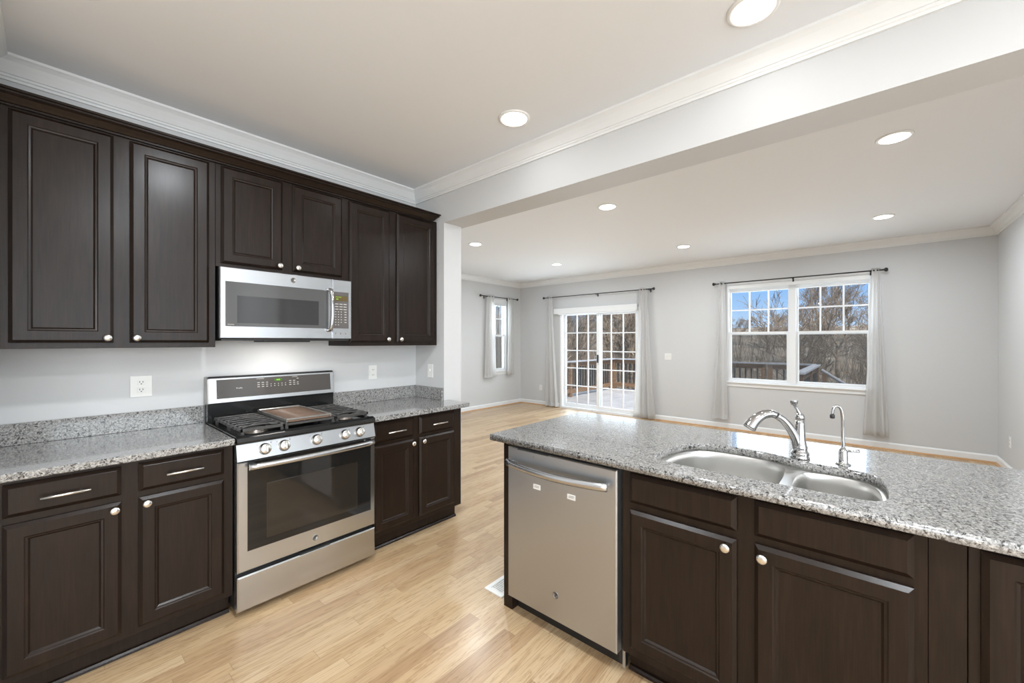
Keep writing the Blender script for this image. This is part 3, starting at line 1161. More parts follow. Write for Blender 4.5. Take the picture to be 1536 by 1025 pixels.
# granite counters on the range wall
t = thing('granite_countertop', 'speckled grey granite counter between the end wall and the range', 'countertop', (0.22, 2.7, 0.882), 'speckled granite worktops')
MB().box(XK + 0.002, 0.6215, 2.388, YW - 0.002, 0.8825, 0.914, bev=0.004).build('slab', M['granite'], t)
MB().box(XK + 0.002, 0.6215, YW - 0.022, YW - 0.002, 0.9142, 1.017, bev=0.0015).build('backsplash', M['granite'], t)
t = thing('granite_countertop', 'speckled grey granite counter past the range, wrapping the return wall', 'countertop', (1.8, 2.7, 0.882), 'speckled granite worktops')
m = MB().slab([(1.3866, YW - 0.002), (1.3866, 2.388), (2.218, 2.388), (2.218, 2.643), (2.168, 2.643), (2.168, YW - 0.002)], [], 0.8825, 0.914)
m.build('slab', M['granite'], t)
m = MB().box(1.3866, 2.1478, YW - 0.022, YW - 0.002, 0.9142, 1.017, bev=0.0015)
m.build('backsplash', M['granite'], t)
MB().box(2.148, 2.168, 2.648, YW - 0.002, 0.9142, 1.017, bev=0.0015).build('side_splash', M['granite'], t)

# ------------------------------------------------------------------ gas range
YR_ = 2.372
RF = faceY(YR_)
t = thing('gas_range', 'stainless gas range with five knobs below the microwave', 'range', ((X0 + X1) / 2, 2.7, 0))
MB().box(X0 + 0.003, X1 - 0.003, 2.420, 3.02, 0.03, 0.896).build('body', M['dark_plastic'], t)
for x in (X0 + 0.05, X1 - 0.05):
    for y in (2.47, 2.96):
        MB().lathe((x, y, 0.0), (0, 0, 1), [(0, 0.02), (0.012, 0.02), (0.014, 0.012), (0.0299, 0.012)], 12).build('foot', M['dark_plastic'], t)
dr = MB().rings(RF, X0 + 0.001, X1 - 0.001, 0.036, 0.212, [(0, -0.047), (0, -0.006), (0.006, 0.0), (0.02, 0.0)]).build('storage_drawer', M['steel'], t)
MB().box(0.925, 1.095, YR_ + 0.002, YR_ + 0.03, 0.2125, 0.217).build('finger_pull', M['slot'], dr)
d = MB().rings(RF, X0 + 0.001, X1 - 0.001, 0.232, 0.790, [(0, -0.047), (0, -0.006), (0.006, 0.0), (0.02, 0.0)]).build('oven_door', M['steel'], t)
g = MB().rings(RF, 0.670, 1.352, 0.334, 0.789, [(0, 0.0004), (0.001, 0.0014), (0.012, 0.0014)]).build('door_glass', M['oven_glass'], d)
MB().rings(RF, 0.758, 1.262, 0.372, 0.660, [(0, 0.0016), (0.002, 0.0021), (0.012, 0.0021)]).build('oven_window', M['oven_window'], g)
hp = []
for k in range(17):
    s = k / 16
    x = 0.668 + (1.352 - 0.668) * s
    hp.append((x, YR_ - 0.040 - 0.020 * math.sin(PI * s) ** 0.8, 0.770))
hm = MB()
for (a, b) in zip(hp, hp[1:]):
    pass
rings = []
for (x, y, z) in hp:
    rings.append([(x, y + 0.007, z - 0.014), (x, y - 0.004, z - 0.016), (x, y - 0.010, z - 0.008), (x, y - 0.011, z + 0.004), (x, y - 0.004, z + 0.014), (x, y + 0.007, z + 0.013)])
hm.loft(rings, smooth=True)
h = hm.build('handle', M['steel'], d)
for x in (0.690, 1.330):
    MB().box(x - 0.014, x + 0.014, YR_ - 0.038, YR_ - 0.0012, 0.760, 0.780, bev=0.003).build('handle_post', M['steel'], h)
emblem(d, RF, 1.008, 0.282, 0.016)
# slanted control panel
YS0, YS1, ZS0, ZS1 = YR_ - 0.002, YR_ + 0.018, 0.797, 0.881
m = MB().loft([[(x, YS0, ZS0), (x, YS1, ZS1), (x, YS1 + 0.03, ZS1), (x, YS1 + 0.03, ZS0)] for x in (X0 + 0.0005, X1 - 0.0005)])
cp = m.build('control_panel', M['steel'], t)
nrm = Vector((0, -(ZS1 - ZS0), (YS1 - YS0))).normalized()
for x in (0.752, 0.846, 1.019, 1.187, 1.281):
    zc = 0.839
    o = Vector((x, YS0 + (YS1 - YS0) * 0.5, zc)) + nrm * 0.0004
    kb = MB().lathe(o, nrm, [(0, 0.030), (0.004, 0.030), (0.008, 0.0275), (0.020, 0.0255), (0.024, 0.022), (0.025, 0.0)], 24).build('burner_knob', M['nickel'], t)
    mm = MB().box(-0.006, 0.006, -0.018, 0.018, 0.0, 0.011, bev=0.002)
    q = nrm.to_track_quat('Z', 'Y').to_matrix().to_4x4()
    bmesh.ops.transform(mm.bm, matrix=Matrix.Translation(o + nrm * 0.0252) @ q, verts=mm.bm.verts)
    mm.build('grip', M['nickel'], kb)
mk = MB()
for x in (0.752, 0.846, 1.019, 1.187, 1.281):
    u = lambda uu, n, w: (uu, YS0 + (YS1 - YS0) * ((w - ZS0) / (ZS1 - ZS0)) - n, w)
    mk.box(x + 0.028, x + 0.033, 0.0003, 0.0006, 0.864, 0.869, map=u)
    mk.box(x - 0.036, x - 0.033, 0.0003, 0.0006, 0.862, 0.866, map=u)
mk.build('knob_marks', M['dim_ink'], cp)
# cooktop with raised dark rim
m = MB().extrude([(2.374, 0.8825), (2.368, 0.895), (2.374, 0.913), (2.400, 0.922), (2.405, 0.906), (2.93, 0.906), (2.93, 0.8975), (2.40, 0.8825)], X0 + 0.0005, X1 - 0.0005, 'x')
m.box(X0 + 0.0005, X0 + 0.018, 2.405, 2.93, 0.9061, 0.919, bev=0.002)
m.box(X1 - 0.018, X1 - 0.0005, 2.405, 2.93, 0.9061, 0.919, bev=0.002)
ct = m.build('cooktop', M['black_gloss'], t)
# backguard
MB().box(X0 + 0.002, X1 - 0.002, 2.948, 3.012, 0.8965, 1.040).build('backguard_riser', M['black_gloss'], t)
m = MB().loft([[(x, 2.930, 1.034), (x, 2.945, 1.180), (x, 2.960, 1.1915), (x, 3.022, 1.190), (x, 3.022, 1.034)] for x in (X0 + 0.006, X1 - 0.006)])
cn = m.build('console', M['steel'], t)
m = MB()
for xs in ((X0, X0 + 0.0058), (X1 - 0.0058, X1)):
    m.loft([[(x, 2.934, 1.032), (x, 2.949, 1.178), (x, 2.962, 1.188), (x, 3.026, 1.186), (x, 3.026, 1.032)] for x in xs])
m.build('console_end_cap', M['grey_steel'], cn)
CG = lambda u, n, w: (u, 2.930 + (w - 1.034) * 0.015 / 0.146 - n, w)
cg = MB().rings(CG, 0.668, 1.355, 1.057, 1.171, [(0, 0.0003), (0.002, 0.0012), (0.01, 0.0012)]).build('console_glass', M['console_glass'], cn)
lw = MB().box(0.985, 1.032, 0.0013, 0.0019, 1.143, 1.158, map=CG).build('clock_window', M['lcd_back'], cg)
mk = MB()
text_on(mk, '4:00', 0.013, CG, 1.008, 1.1505, 0.0022)
mk.build('clock_digits', M['lcd'], lw)
mk = MB()
text_on(mk, 'Profile', 0.013, CG, 0.786, 1.114, 0.0016)
mk.build('maker_word', M['label_ink'], cg)
mk = MB()
for r_, z in enumerate((1.152, 1.139, 1.126, 1.113)):
    for x, w in ((0.885, 0.014), (0.910, 0.014), (0.935, 0.012), (1.075, 0.014), (1.100, 0.014), (1.124, 0.012)):
        if (r_ + int(x * 1000)) % 5 != 0:
            mk.box(x, x + w, 0.0013, 0.0017, z - 0.0016, z + 0.0016, map=CG)
    if r_ > 1:
        for q in range(5):
            x = 0.962 + q * 0.022
            mk.box(x, x + 0.005, 0.0013, 0.0017, z - 0.002, z + 0.002, map=CG)
mk.box(0.88, 0.925, 0.0013, 0.0017, 1.163, 1.165, map=CG).box(1.095, 1.13, 0.0013, 0.0017, 1.163, 1.165, map=CG)
mk.build('button_print', M['label_ink'], cg)
# burners
for x, y, r in ((0.752, 2.53, 0.045), (0.752, 2.80, 0.036), (1.255, 2.53, 0.042), (1.255, 2.80, 0.036), (1.004, 2.665, 0.05)):
    b = MB().lathe((x, y, 0.9062), (0, 0, 1), [(0, r * 1.25), (0.006, r * 1.25), (0.008, r), (0.016, r), (0.018, r * 0.92), (0.018, 0)], 24).build('burner', M['burner'], ct)
    MB().lathe((x, y, 0.9243), (0, 0, 1), [(0, r * 0.78), (0.006, r * 0.78), (0.009, r * 0.7), (0.009, 0)], 24).build('burner_cap', M['black_iron'], b)


def grate(x0, x1, y0, y1, burners, bars, parent):
    z0, z1 = 0.940, 0.953
    m = MB()
    b = 0.0075
    m.box(x0, x0 + b * 1.6, y0, y1, z0 - 0.004, z1 - 0.001, bev=0.002)
    m.box(x1 - b * 1.6, x1, y0, y1, z0 - 0.004, z1 - 0.001, bev=0.002)
    m.box(x0, x1, y0, y0 + b * 1.6, z0 - 0.004, z1 - 0.001, bev=0.002)
    m.box(x0, x1, y1 - b * 1.6, y1, z0 - 0.004, z1 - 0.001, bev=0.002)
    for k in range(1, bars):
        y = y0 + (y1 - y0) * k / bars
        m.tube([(x0 - 0.003, y, z1 - 0.008), (x0 + 0.012, y, z1 + 0.001), ((x0 + x1) / 2, y, z1 + 0.002), (x1 - 0.012, y, z1 + 0.001), (x1 + 0.003, y, z1 - 0.008)], 0.0052, 6)
    for bx, by in burners:
        for sx in (-1, 1):
            m.tube([(bx - 0.085, by - 0.085 * sx, z1 - 0.002), (bx + 0.085, by + 0.085 * sx, z1 - 0.002)], 0.0050, 6)
    for x in (x0 + 0.012, x1 - 0.012):
        for y in (y0 + 0.012, (y0 + y1) / 2, y1 - 0.012):
            m.box(x - 0.007, x + 0.007, y - 0.007, y + 0.007, 0.9064, z0, bev=0.001)
    return m.build('grate', M['black_iron'], parent)


GY0, GY1 = 2.412, 2.918
grate(0.650, 0.862, GY0, GY1, ((0.752, 2.53), (0.752, 2.80)), 8, t)
grate(1.146, 1.358, GY0, GY1, ((1.255, 2.53), (1.255, 2.80)), 8, t)
m = MB()
for xx in (0.871, 1.129):
    m.box(xx - 0.006, xx + 0.006, GY0, GY1, 0.936, 0.951, bev=0.002)
for yy in (GY0 + 0.006, 2.66, GY1 - 0.006):
    m.box(0.877, 1.123, yy - 0.006, yy + 0.006, 0.937, 0.950, bev=0.002)
for xx in (0.871, 1.129):
    for yy in (GY0 + 0.008, GY1 - 0.008):
        m.box(xx - 0.007, xx + 0.007, yy - 0.007, yy + 0.007, 0.9064, 0.936)
m.build('grate', M['black_iron'], t)
# griddle lying on the middle grate
gt = thing('griddle_plate', 'ribbed brown cast griddle lying on the middle burner grate of the range', 'griddle', (1.0, 2.66, 0.9515))
m = MB().box(0.880, 1.120, GY0 + 0.012, GY1 - 0.016, 0.9515, 0.963, bev=0.003)
for k in range(17):
    y = GY0 + 0.060 + k * 0.0232
    m.tube([(0.892, y, 0.9632), (1.108, y, 0.9632)], 0.0042, 6)
m.build('plate', M['griddle'], gt)
m = MB()
m.box(0.878, 1.122, GY1 - 0.034, GY1 - 0.014, 0.9632, 0.974, bev=0.003)
m.box(0.874, 0.8795, GY0 + 0.012, GY1 - 0.016, 0.9515, 0.972, bev=0.002)
m.box(1.1205, 1.126, GY0 + 0.012, GY1 - 0.016, 0.9515, 0.972, bev=0.002)
m.box(0.878, 1.122, GY0 + 0.010, GY0 + 0.048, 0.9632, 0.968, bev=0.002)
m.build('rim', M['grey_steel'], gt)

# ------------------------------------------------------------------ island
XIF = 1.580         # face frames of the island cabinets
IF = faceX(XIF)
XIB = 2.185
t = thing('end_panel', 'dark end panel closing the island beside the dishwasher', 'panel', (1.9, 1.42, 0))
MB().box(1.598, XIB, 1.393, 1.452, 0.0, 0.8815, bev=0.001).build('panel', M['espresso'], t)
MB().box(XIB + 0.0005, XIB + 0.019, -1.14, 1.452, 0.0, 0.8815, bev=0.001).build('back_panel', M['espresso'], t)

# dishwasher
XD = 1.556
DF = faceX(XD)
t = thing('dishwasher', 'stainless dishwasher built into the end of the island', 'dishwasher', (1.85, 1.08, 0))
MB().box(XD + 0.045, XIB - 0.01, 0.776, 1.389, 0.10, 0.8750).build('tub', M['dark_plastic'], t)
d = MB().rings(DF, 0.780, 1.386, 0.099, 0.866, [(0, -0.044), (0, -0.005), (0.005, 0.0), (0.02, 0.0)]).build('door', M['steel_v'], t)
rings = []
for k in range(19):
    s = k / 18
    y = 0.806 + (1.366 - 0.806) * s
    x = XD - 0.030 - 0.022 * math.sin(PI * s) ** 0.7
    z = 0.797 - 0.010 * math.sin(PI * s)
    rings.append([(x + 0.006, y, z - 0.017), (x - 0.006, y, z - 0.017), (x - 0.012, y, z - 0.006), (x - 0.011, y, z + 0.010), (x - 0.003, y, z + 0.017), (x + 0.006, y, z + 0.015)])
h = MB().loft(rings, smooth=True).build('handle', M['steel'], d)
for y in (0.824, 1.348):
    MB().box(XD - 0.030, XD - 0.0006, y - 0.012, y + 0.012, 0.785, 0.805, bev=0.003).build('handle_post', M['chrome'], h)
emblem(d, DF, 1.088, 0.222, 0.017, flip=True)
for y, z in ((1.198, 0.700), (1.002, 0.700)):
    s = MB().box(y - 0.022, y + 0.022, 0.0003, 0.0009, z - 0.012, z + 0.012, map=DF).build('sticker', M['sticker'], d)
    m = MB()
    for k, (a, b) in enumerate(((-0.015, 0.012), (-0.013, 0.015))):
        m.box(y + a, y + b, 0.001, 0.0012, z + 0.003 - k * 0.006, z + 0.005 - k * 0.006, map=DF)
    m.build('sticker_print', M['dim_ink'], s)
MB().box(1.214, 1.222, 0.0003, 0.0008, 0.840, 0.843, map=DF).build('indicator', M['dim_ink'], d)
MB().box(1.13, 1.32, -0.004, 0.0006, 0.8600, 0.8655, map=DF).build('vent_slot', M['slot'], d)
m = MB().box(1.642, 1.66, 0.780, 1.389, 0.0, 0.0985)
m.box(XD + 0.046, 1.642, 0.780, 0.792, 0.04, 0.0985)
m.build('toe_kick', M['black_metal'], t)
MB().box(XD + 0.05, XD + 0.054, 0.7660, 0.7785, 0.02, 0.15).build('side_bracket', M['grey_steel'], t)


def island_cab(y0, y1, label, side=True):
    t = thing('base_cabinet', label, 'cabinet', (1.88, (y0 + y1) / 2, 0), 'dark island base cabinets')
    m = MB()
    m.box(XIF + 0.019, XIB, y0, y0 + 0.016, 0.112, 0.8815)
    m.box(XIF + 0.019, XIB, y1 - 0.016, y1, 0.112, 0.8815)
    m.box(XIF + 0.019, XIB, y0 + 0.016, y1 - 0.016, 0.112, 0.130)
    m.build('carcass', M['espresso'], t)
    m = MB().box(XIF, XIF + 0.0188, y0, y1, 0.112, 0.8815, bev=0.0012)
    m.build('face_frame', M['espresso'], t)
    m = MB().box(XIF + 0.075, XIF + 0.095, y0, y1, 0.0, 0.1118)
    m.extrude([(XIF + 0.0745, 0), (XIF + 0.058, 0), (XIF + 0.060, 0.008), (XIF + 0.066, 0.016), (XIF + 0.0745, 0.019)], y0, y1, 'y')
    m.build('toe_kick', M['espresso'], t)
    return t


t = island_cab(-0.128, 0.7650, 'dark double-door sink cabinet in the island beside the dishwasher')
cab_drawer(t, IF, 0.337, 0.729, 0.745, 0.864, False, 'false_drawer')
cab_drawer(t, IF, -0.101, 0.284, 0.748, 0.868, False, 'false_drawer')
cab_door(t, IF, 0.337, 0.729, 0.150, 0.716, 0.368, 0.688)
cab_door(t, IF, -0.101, 0.283, 0.150, 0.722, 0.2575, 0.688)
fl = MB().box(XIF + 0.004, XIF + 0.03, -0.201, -0.1285, 0.112, 0.8815, bev=0.0012).build('filler_panel', M['espresso'])
recenter(fl)
tag(fl, 'narrow plain dark filler panel between the sink cabinet and the last island cabinet', 'panel')
t = island_cab(-0.80, -0.2015, 'dark full-height-door cabinet at the far end of the island past the filler')
cab_door(t, IF, -0.77, -0.223, 0.150, 0.868)

# granite island top with the sink cut-out
XC0, XC1, YC0, YC1 = 1.541, 2.443, -0.86, 1.500
cut = [(1.700, 0.672), (1.660, 0.610), (1.652, 0.50), (1.651, 0.36), (1.652, 0.22), (1.654, 0.10), (1.660, 0.0), (1.690, -0.042), (1.76, -0.056), (1.90, -0.050), (1.985, -0.020), (2.016, 0.05), (2.020, 0.14), (2.034, 0.215), (2.070, 0.28), (2.090, 0.36), (2.092, 0.48), (2.076, 0.58), (2.020, 0.640), (1.92, 0.672), (1.80, 0.682)]
cutp = [(p[0], p[1]) for p in spline([(x, y, 0) for x, y in cut], 5, True)]
ist = thing('granite_countertop', 'large speckled grey granite island top holding the sink', 'countertop', (1.99, 0.32, 0.8825), 'speckled granite worktops')
e = 0.004
o2 = [(XC0, YC0), (XC1, YC0), (XC1, YC1), (XC0, YC1)]
m = MB().slab(o2, [cutp], 0.8825, 0.914, True)
m.build('slab', M['granite'], ist)


# ------------------------------------------------------------------ sink
def offset_loop(pts, d):
    """shrink a closed loop toward its inside by d (polygon given counter-clockwise or clockwise)"""
    n = len(pts)
    A = sum(pts[i][0] * pts[(i + 1) % n][1] - pts[(i + 1) % n][0] * pts[i][1] for i in range(n))
    s = 1 if A > 0 else -1
    out = []
    for i in range(n):
        a, b = Vector(pts[i - 1]), Vector(pts[(i + 1) % n])
        t = (b - a).normalized()
        nrm = Vector((-t.y, t.x)) * s
        p = Vector(pts[i]) + nrm * d
        out.append((p.x, p.y))
    return out


bowlL = [(1.705, 0.655), (1.668, 0.600), (1.660, 0.50), (1.660, 0.38), (1.664, 0.285), (1.700, 0.246), (1.80, 0.240), (1.92, 0.242), (2.01, 0.256), (2.056, 0.300), (2.078, 0.38), (2.080, 0.48), (2.064, 0.57), (2.012, 0.626), (1.92, 0.656), (1.80, 0.664)]
bowlR = [(1.668, 0.140), (1.662, 0.08), (1.668, 0.010), (1.694, -0.030), (1.76, -0.043), (1.89, -0.037), (1.968, -0.012), (2.000, 0.05), (2.004, 0.12), (1.985, 0.178), (1.93, 0.200), (1.82, 0.204), (1.71, 0.196)]
bl = [(p[0], p[1]) for p in spline([(x, y, 0) for x, y in bowlL], 5, True)]
br = [(p[0], p[1]) for p in spline([(x, y, 0) for x, y in bowlR], 5, True)]
sk = thing('sink', 'double-bowl stainless sink set under the island top', 'sink', (1.87, 0.31, 0.66))
flange = offset_loop(cutp, -0.018)
m = MB().slab(flange, [bl, br], 0.8800, 0.8820)
m.build('flange', M['steel_sink'], sk)
for lp, dep in ((bl, 0.215), (br, 0.19)):
    m = MB()
    prof = [(0, 0.8808), (0.003, 0.874), (0.006, 0.85), (0.010, 0.78), (0.014, 0.881 - dep + 0.05), (0.022, 0.881 - dep + 0.022), (0.042, 0.881 - dep + 0.006), (0.070, 0.881 - dep)]
    rg = []
    for d_, z in prof:
        L = offset_loop(lp, d_)
        rg.append([(x, y, z) for x, y in L])
    m.loft(rg, cap0=False, cap1=True, smooth=True)
    b = m.build('bowl', M['steel_sink'], sk)
    cx = sum(p[0] for p in lp) / len(lp)
    cy = sum(p[1] for p in lp) / len(lp)
    MB().lathe((cx, cy, 0.881 - dep + 0.0005), (0, 0, 1), [(0, 0.045), (0.002, 0.044), (0.0025, 0.036), (0.001, 0.030), (0.001, 0)], 24).build('drain', M['chrome'], b)

# ------------------------------------------------------------------ faucets
fx, fy = 2.078, 0.208
t = thing('kitchen_faucet', 'chrome pull-out kitchen faucet with a curved spout behind the sink', 'faucet', (fx, fy, 0.9142))
m = MB().lathe((fx, fy, 0.9142), (0, 0, 1), [(0, 0.0340), (0.006, 0.0345), (0.010, 0.0310), (0.018, 0.0325), (0.026, 0.0315), (0.032, 0.0265), (0.040, 0.0262), (0.048, 0.0270), (0.058, 0.0235), (0.075, 0.0205), (0.10, 0.0185), (0.140, 0.0170), (0.165, 0.0165)], 28)
m.build('body', M['chrome'], t)
dx, dy = -0.56, 0.828
sp = [(fx + dx * a, fy + dy * a, 0.9142 + z) for a, z in ((0.010, 0.045), (0.020, 0.085), (0.040, 0.125), (0.066, 0.158))]
sp = spline(sp + [(fx + dx * 0.092, fy + dy * 0.092, 0.9142 + 0.176)], 5)
MB().tube(sp, [0.0185 - 0.004 * k / (len(sp) - 1) for k in range(len(sp))], 16).build('spout', M['chrome'], t)
MB().lathe(sp[-1], (sp[-1] - sp[-2]), [(0.0003, 0.0142), (0.004, 0.0142)], 16).build('spout_collar', M['dark_plastic'], t)
q0 = sp[-1] + (sp[-1] - sp[-2]).normalized() * 0.0045
hd = spline([q0, (fx + dx * 0.118, fy + dy * 0.118, 0.9142 + 0.184), (fx + dx * 0.150, fy + dy * 0.150, 0.9142 + 0.176), (fx + dx * 0.182, fy + dy * 0.182, 0.9142 + 0.150), (fx + dx * 0.200, fy + dy * 0.200, 0.9142 + 0.124)], 5)
n = len(hd)
s = MB().tube(hd, [0.0155 + 0.0110 * (k / (n - 1)) ** 1.5 for k in range(n)], 16).build('spray_head', M['chrome'], t)
ax = (hd[-1] - hd[-2]).normalized()
MB().lathe(hd[-1] + ax * 0.0002, ax, [(0, 0.0255), (0.004, 0.0265), (0.006, 0.021), (0.006, 0)], 18).build('aerator', M['grey_steel'], s)
MB().lathe((fx, fy, 1.0795), (0, 0, 1), [(0, 0.0168), (0.004, 0.0172), (0.012, 0.0165), (0.020, 0.012), (0.024, 0.0)], 20).build('cap', M['chrome'], t)
lv = spline([(fx, fy, 1.095), (fx + dx * 0.008, fy + dy * 0.008, 1.112), (fx + dx * 0.016, fy + dy * 0.016, 1.125), (fx + dx * 0.022, fy + dy * 0.022, 1.140), (fx + dx * 0.024, fy + dy * 0.024, 1.156)], 5)
n = len(lv)
MB().tube(lv, [0.0105 - 0.005 * math.sin(PI * min(1, k / n * 1.15)) + (0.0045 if k > n * 0.7 else 0) for k in range(n)], 14).build('lever', M['chrome'], t)

gx, gy = 2.082, 0.068
t = thing('filter_faucet', 'slim chrome gooseneck water filter tap beside the kitchen faucet', 'faucet', (gx, gy, 0.9142))
MB().lathe((gx, gy, 0.9142), (0, 0, 1), [(0, 0.0250), (0.003, 0.0250), (0.006, 0.0180), (0.010, 0.0155), (0.052, 0.0150), (0.058, 0.0140), (0.062, 0.009), (0.070, 0.007)], 24).build('body', M['chrome'], t)
ux, uy = -0.45, 0.893
gp = spline([(gx, gy, 0.975), (gx + ux * 0.001, gy + uy * 0.001, 1.03), (gx + ux * 0.002, gy + uy * 0.002, 1.10), (gx + ux * 0.008, gy + uy * 0.008, 1.135), (gx + ux * 0.022, gy + uy * 0.022, 1.146), (gx + ux * 0.033, gy + uy * 0.033, 1.137), (gx + ux * 0.037, gy + uy * 0.037, 1.112)], 6)
gn = MB().tube(gp, [0.0062 - 0.001 * k / len(gp) for k in range(len(gp))], 12).build('gooseneck', M['chrome'], t)
MB().lathe(gp[-1] + Vector((0, 0, -0.0002)), (0, 0, -1), [(0, 0.0065), (0.003, 0.0085), (0.013, 0.0085), (0.016, 0.0065), (0.016, 0)], 14).build('tip', M['black_metal'], gn)
MB().tube([(gx, gy, 0.968), (gx + 0.010, gy - 0.030, 0.970), (gx + 0.014, gy - 0.050, 0.973)], [0.0055, 0.0045, 0.006], 10).build('lever', M['chrome'], t)

# ------------------------------------------------------------------ floor register by the island end
t = thing('floor_register', 'white slotted floor vent set in the floor beside the island end panel', 'vent', (1.78, 1.565, 0))
MB().slab([(1.632, 1.500), (1.940, 1.500), (1.940, 1.632), (1.632, 1.632)], [[(1.660, 1.525), (1.910, 1.525), (1.910, 1.607), (1.660, 1.607)]], 0.0003, 0.006).build('frame', M['white_plastic'], t)
m = MB()
for k in range(20):
    x = 1.664 + k * 0.0125
    m.box(x, x + 0.007, 1.5255, 1.6065, 0.0015, 0.0045)
m.build('louvres', M['white_plastic'], t)
MB().box(1.6605, 1.9095, 1.5255, 1.6065, 0.0004, 0.0012).build('duct', M['slot'], t)

# ------------------------------------------------------------------ outside: deck, railings, ground, trees
struct('deck_floor', MB().box(XF + T + 0.01, 12.1, 0.75, 6.4, -0.25, -0.10), M['deck'])


def railing(a, b, label, z0=-0.10, posts=(0.0, 0.5, 1.0)):
    a, b = Vector((*a, 0)), Vector((*b, 0))
    L = (b - a).length
    t_ = (b - a) / L
    along_x = abs(t_.x) > abs(t_.y)
    mid = (a + b) / 2
    t = thing('deck_railing', label, 'railing', (mid.x, mid.y, z0), 'wooden deck railings')

    def bar(m, s0, s1, half, za, zb, off=0.0):
        p, q = a + t_ * s0, a + t_ * s1
        if along_x:
            m.box(p.x, q.x, p.y - half + off, p.y + half + off, za, zb)
        else:
            m.box(p.x - half + off, p.x + half + off, p.y, q.y, za, zb)
        return m
    bar(MB(), -0.07, L + 0.07, 0.075, 0.835, 0.870).build('cap_rail', M['rail_cap'], t)
    bar(MB(), 0.0, L, 0.019, 0.715, 0.834).build('top_rail', M['rail_wood'], t)
    bar(MB(), 0.0, L, 0.019, 0.0, 0.11).build('bottom_rail', M['rail_wood'], t)
    for s in posts:
        c = a + t_ * (L * s)
        MB().box(c.x - 0.045, c.x + 0.045, c.y - 0.045, c.y + 0.045, z0, 0.8345).build('post', M['rail_wood'], t)
    n = int(L / 0.13)
    for k in range(1, n):
        c = a + t_ * (L * k / n)
        if any(abs(k / n - s) * L < 0.06 for s in posts):
            continue
        MB().box(c.x - 0.016, c.x + 0.016, c.y - 0.016, c.y + 0.016, 0.1105, 0.7145).build('baluster', M['rail_dark'], t)
    return t


railing((7.6, 6.05), (11.74, 6.05), 'brown wooden deck railing running away from the house, seen through the fixed door panel', posts=(0.02, 0.42, 0.98))
railing((11.9, 6.05), (11.9, 1.95), 'long brown wooden deck railing along the far edge of the deck', posts=(0.0, 0.22, 0.6, 1.0))
railing((11.9, 1.80), (11.9, 0.95), 'short deck railing at the far corner seen through the double window', posts=(0.0, 1.0))
railing((8.6, 0.86), (11.72, 0.86), 'dark deck railing with pale cap at the stair side outside the double window', posts=(0.02, 0.5, 0.98))
t = thing('stair_handrail', 'pale sloping stair handrail descending from the deck', 'handrail', (11.3, 0.2, -0.9))
MB().tube([(11.5, 0.76, 0.76), (11.5, -0.9, -0.42)], 0.035, 8).build('rail', M['rail_cap'], t)
for y, z in ((0.70, 0.70), (-0.8, -0.36)):
    MB().box(11.46, 11.54, y - 0.04, y + 0.04, -3.2, z - 0.02).build('post', M['rail_wood'], t)

rnd = random.Random(5)


def ground(x, y):
    d = max(0.0, x - 24)
    z = -3.2 + 0.4 * math.sin(x * 0.13 + 1) * math.cos(y * 0.11) + 0.085 * d + 0.6 * math.sin(y * 0.035 + x * 0.02)
    return z


m = MB()
NX, NY = 40, 60
G = [[m.bm.verts.new((7.4 + 110 * (i / NX) ** 1.3, -50 + 190 * j / NY, ground(7.4 + 110 * (i / NX) ** 1.3, -50 + 190 * j / NY))) for j in range(NY + 1)] for i in range(NX + 1)]
for i in range(NX):
    for j in range(NY):
        f = m.bm.faces.new((G[i][j], G[i + 1][j], G[i + 1][j + 1], G[i][j + 1]))
        f.smooth = True
struct('terrain', m, M['terrain'])


def tree_mesh(seed, height, spread, levels=5, fork=0.22):
    r = random.Random(seed)
    m = MB()

    def grow(p, d, L, rad, lv):
        n = 3
        pts, rs = [p], [rad]
        q, dd = Vector(p), Vector(d)
        for k in range(n):
            dd = (dd + Vector((r.uniform(-1, 1), r.uniform(-1, 1), r.uniform(-0.4, 0.9))) * 0.16).normalized()
            q = q + dd * (L / n)
            pts.append(Vector(q))
            rs.append(max(0.009, rad * (1 - 0.42 * (k + 1) / n)))
        m.tube(pts, rs, 6 if lv == 0 else 4 if lv < 3 else 3, cap=(lv == 0), smooth=True)
        if lv >= levels:
            return
        kids = r.choice((3, 3, 4)) if lv < 3 else r.choice((3, 4))
        for c in range(kids):
            t = 1.0 if c == 0 else r.uniform(fork if lv == 0 else 0.25, 0.95)
            i = min(int(t * n), n - 1)
            f = t * n - i
            bp = pts[i].lerp(pts[i + 1], f)
            az = r.uniform(0, 2 * PI)
            side = dd.orthogonal().normalized()
            side.rotate(Matrix.Rotation(az, 3, dd))
            nd = (dd + side * spread * r.uniform(0.5, 1.2) + Vector((0, 0, 0.15))).normalized()
            grow(bp, nd, L * r.uniform(0.58, 0.82), max(0.010, rs[i] * r.uniform(0.5, 0.7)), lv + 1)
    grow(Vector((0, 0, 0)), Vector((r.uniform(-.1, .1), r.uniform(-.1, .1), 1)).normalized(), height * 0.30, height * 0.019, 0)
    bmesh.ops.recalc_face_normals(m.bm, faces=m.bm.faces)
    me = bpy.data.meshes.new('bare_tree')
    m.bm.to_mesh(me)
    m.bm.free()
    me.materials.append(M['bark'])
    return me


TREES = [tree_mesh(s_, h_, sp_, 6, fk_) for s_, h_, sp_, fk_ in ((11, 9.0, 0.75, .3), (12, 9.5, 0.7, .35), (13, 8.5, 0.9, .2), (14, 10.0, 0.6, .4), (15, 8.0, 0.95, .15))]


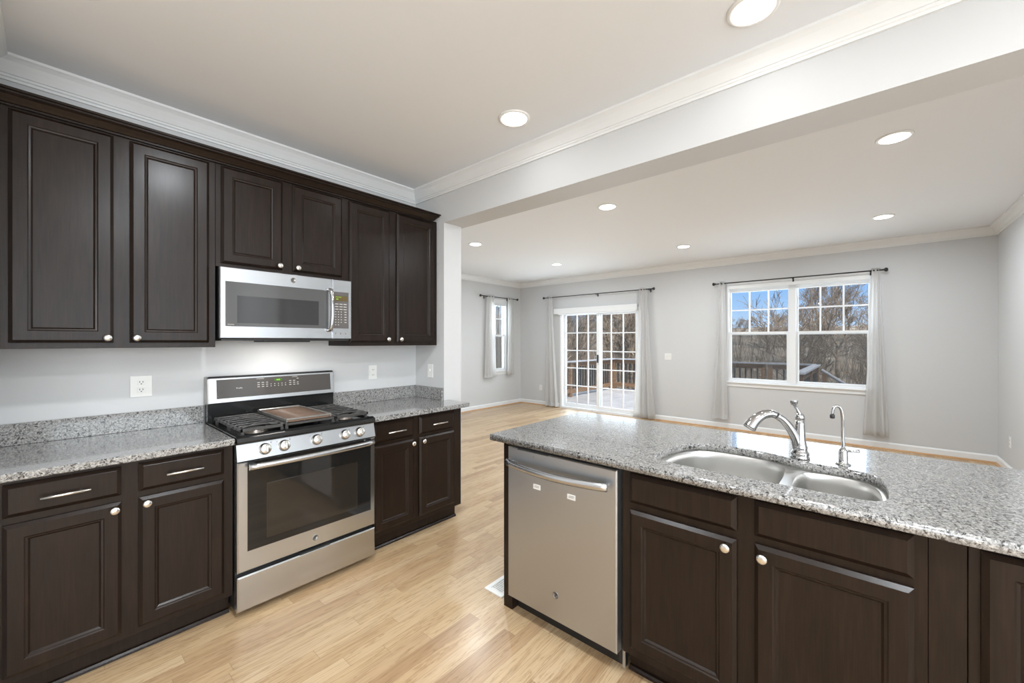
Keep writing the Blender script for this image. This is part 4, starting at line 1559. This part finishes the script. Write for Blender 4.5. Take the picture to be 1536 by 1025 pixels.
def tree(k, x, y, s, rz, label, group='bare trees beyond the deck'):
    o = bpy.data.objects.new('bare_tree', TREES[k])
    COL.objects.link(o)
    o.location = (x, y, ground(x, y) - 0.15)
    o.rotation_euler = (0, 0, rz)
    o.scale = (s, s, s)
    o['label'] = label
    o['category'] = 'tree'
    o['group'] = group
    return o


tree(4, 17.5, -0.15, 0.95, 0.4, 'big bare spreading tree filling the lower pane of the double window')
tree(2, 20.5, 1.7, 1.0, 2.1, 'bare forked tree standing against the sky behind the middle of the double window')
tree(4, 16.8, 8.3, 1.0, 1.0, 'bare forked tree just beyond the deck railing in the sliding door panel')
spots = []


def scatter(n, xr, kr, gap):
    tries = 0
    while n and tries < 4000:
        tries += 1
        x = rnd.uniform(*xr)
        y = x * rnd.uniform(*kr)
        if all((x - a) ** 2 + (y - b) ** 2 > gap * gap for a, b in spots):
            spots.append((x, y))
            n -= 1


scatter(8, (24, 50), (-0.13, 0.10), 5.0)
scatter(6, (60, 75), (0.14, 0.26), 4.5)
scatter(30, (16, 46), (0.36, 0.82), 3.6)
scatter(12, (13, 32), (0.82, 1.2), 3.3)
for i, (x, y) in enumerate(spots):
    tree(i % 5, x, y, rnd.uniform(0.8, 1.1) * (0.6 if x > 58 else 1.0), rnd.uniform(0, 6.28), 'bare grey tree in the winter woods beyond the deck')

# thicket of thin winter saplings and brush under the trees
rnd = random.Random(21)
m = MB()
for i in range(5200):
    x = 15 + 45 * rnd.random() ** 1.4
    y = x * rnd.choice((rnd.uniform(-0.14, 0.27), rnd.uniform(0.36, 0.85), rnd.uniform(0.36, 0.85), rnd.uniform(0.82, 1.15)))
    z = ground(x, y) - 0.1
    h = rnd.uniform(1.2, 4.2)
    lx, ly = rnd.uniform(-0.35, 0.35) * h, rnd.uniform(-0.35, 0.35) * h
    r0 = rnd.uniform(0.008, 0.02)
    m.tube([(x, y, z), (x + lx * 0.35, y + ly * 0.35, z + h * 0.55), (x + lx, y + ly, z + h)], [r0, r0 * 0.8, 0.006], 3, cap=False)
o = m.build('undergrowth', M['bark'])
tag(o, 'tangle of thin bare saplings and brush on the ground beyond the deck', 'brush')
o['kind'] = 'stuff'
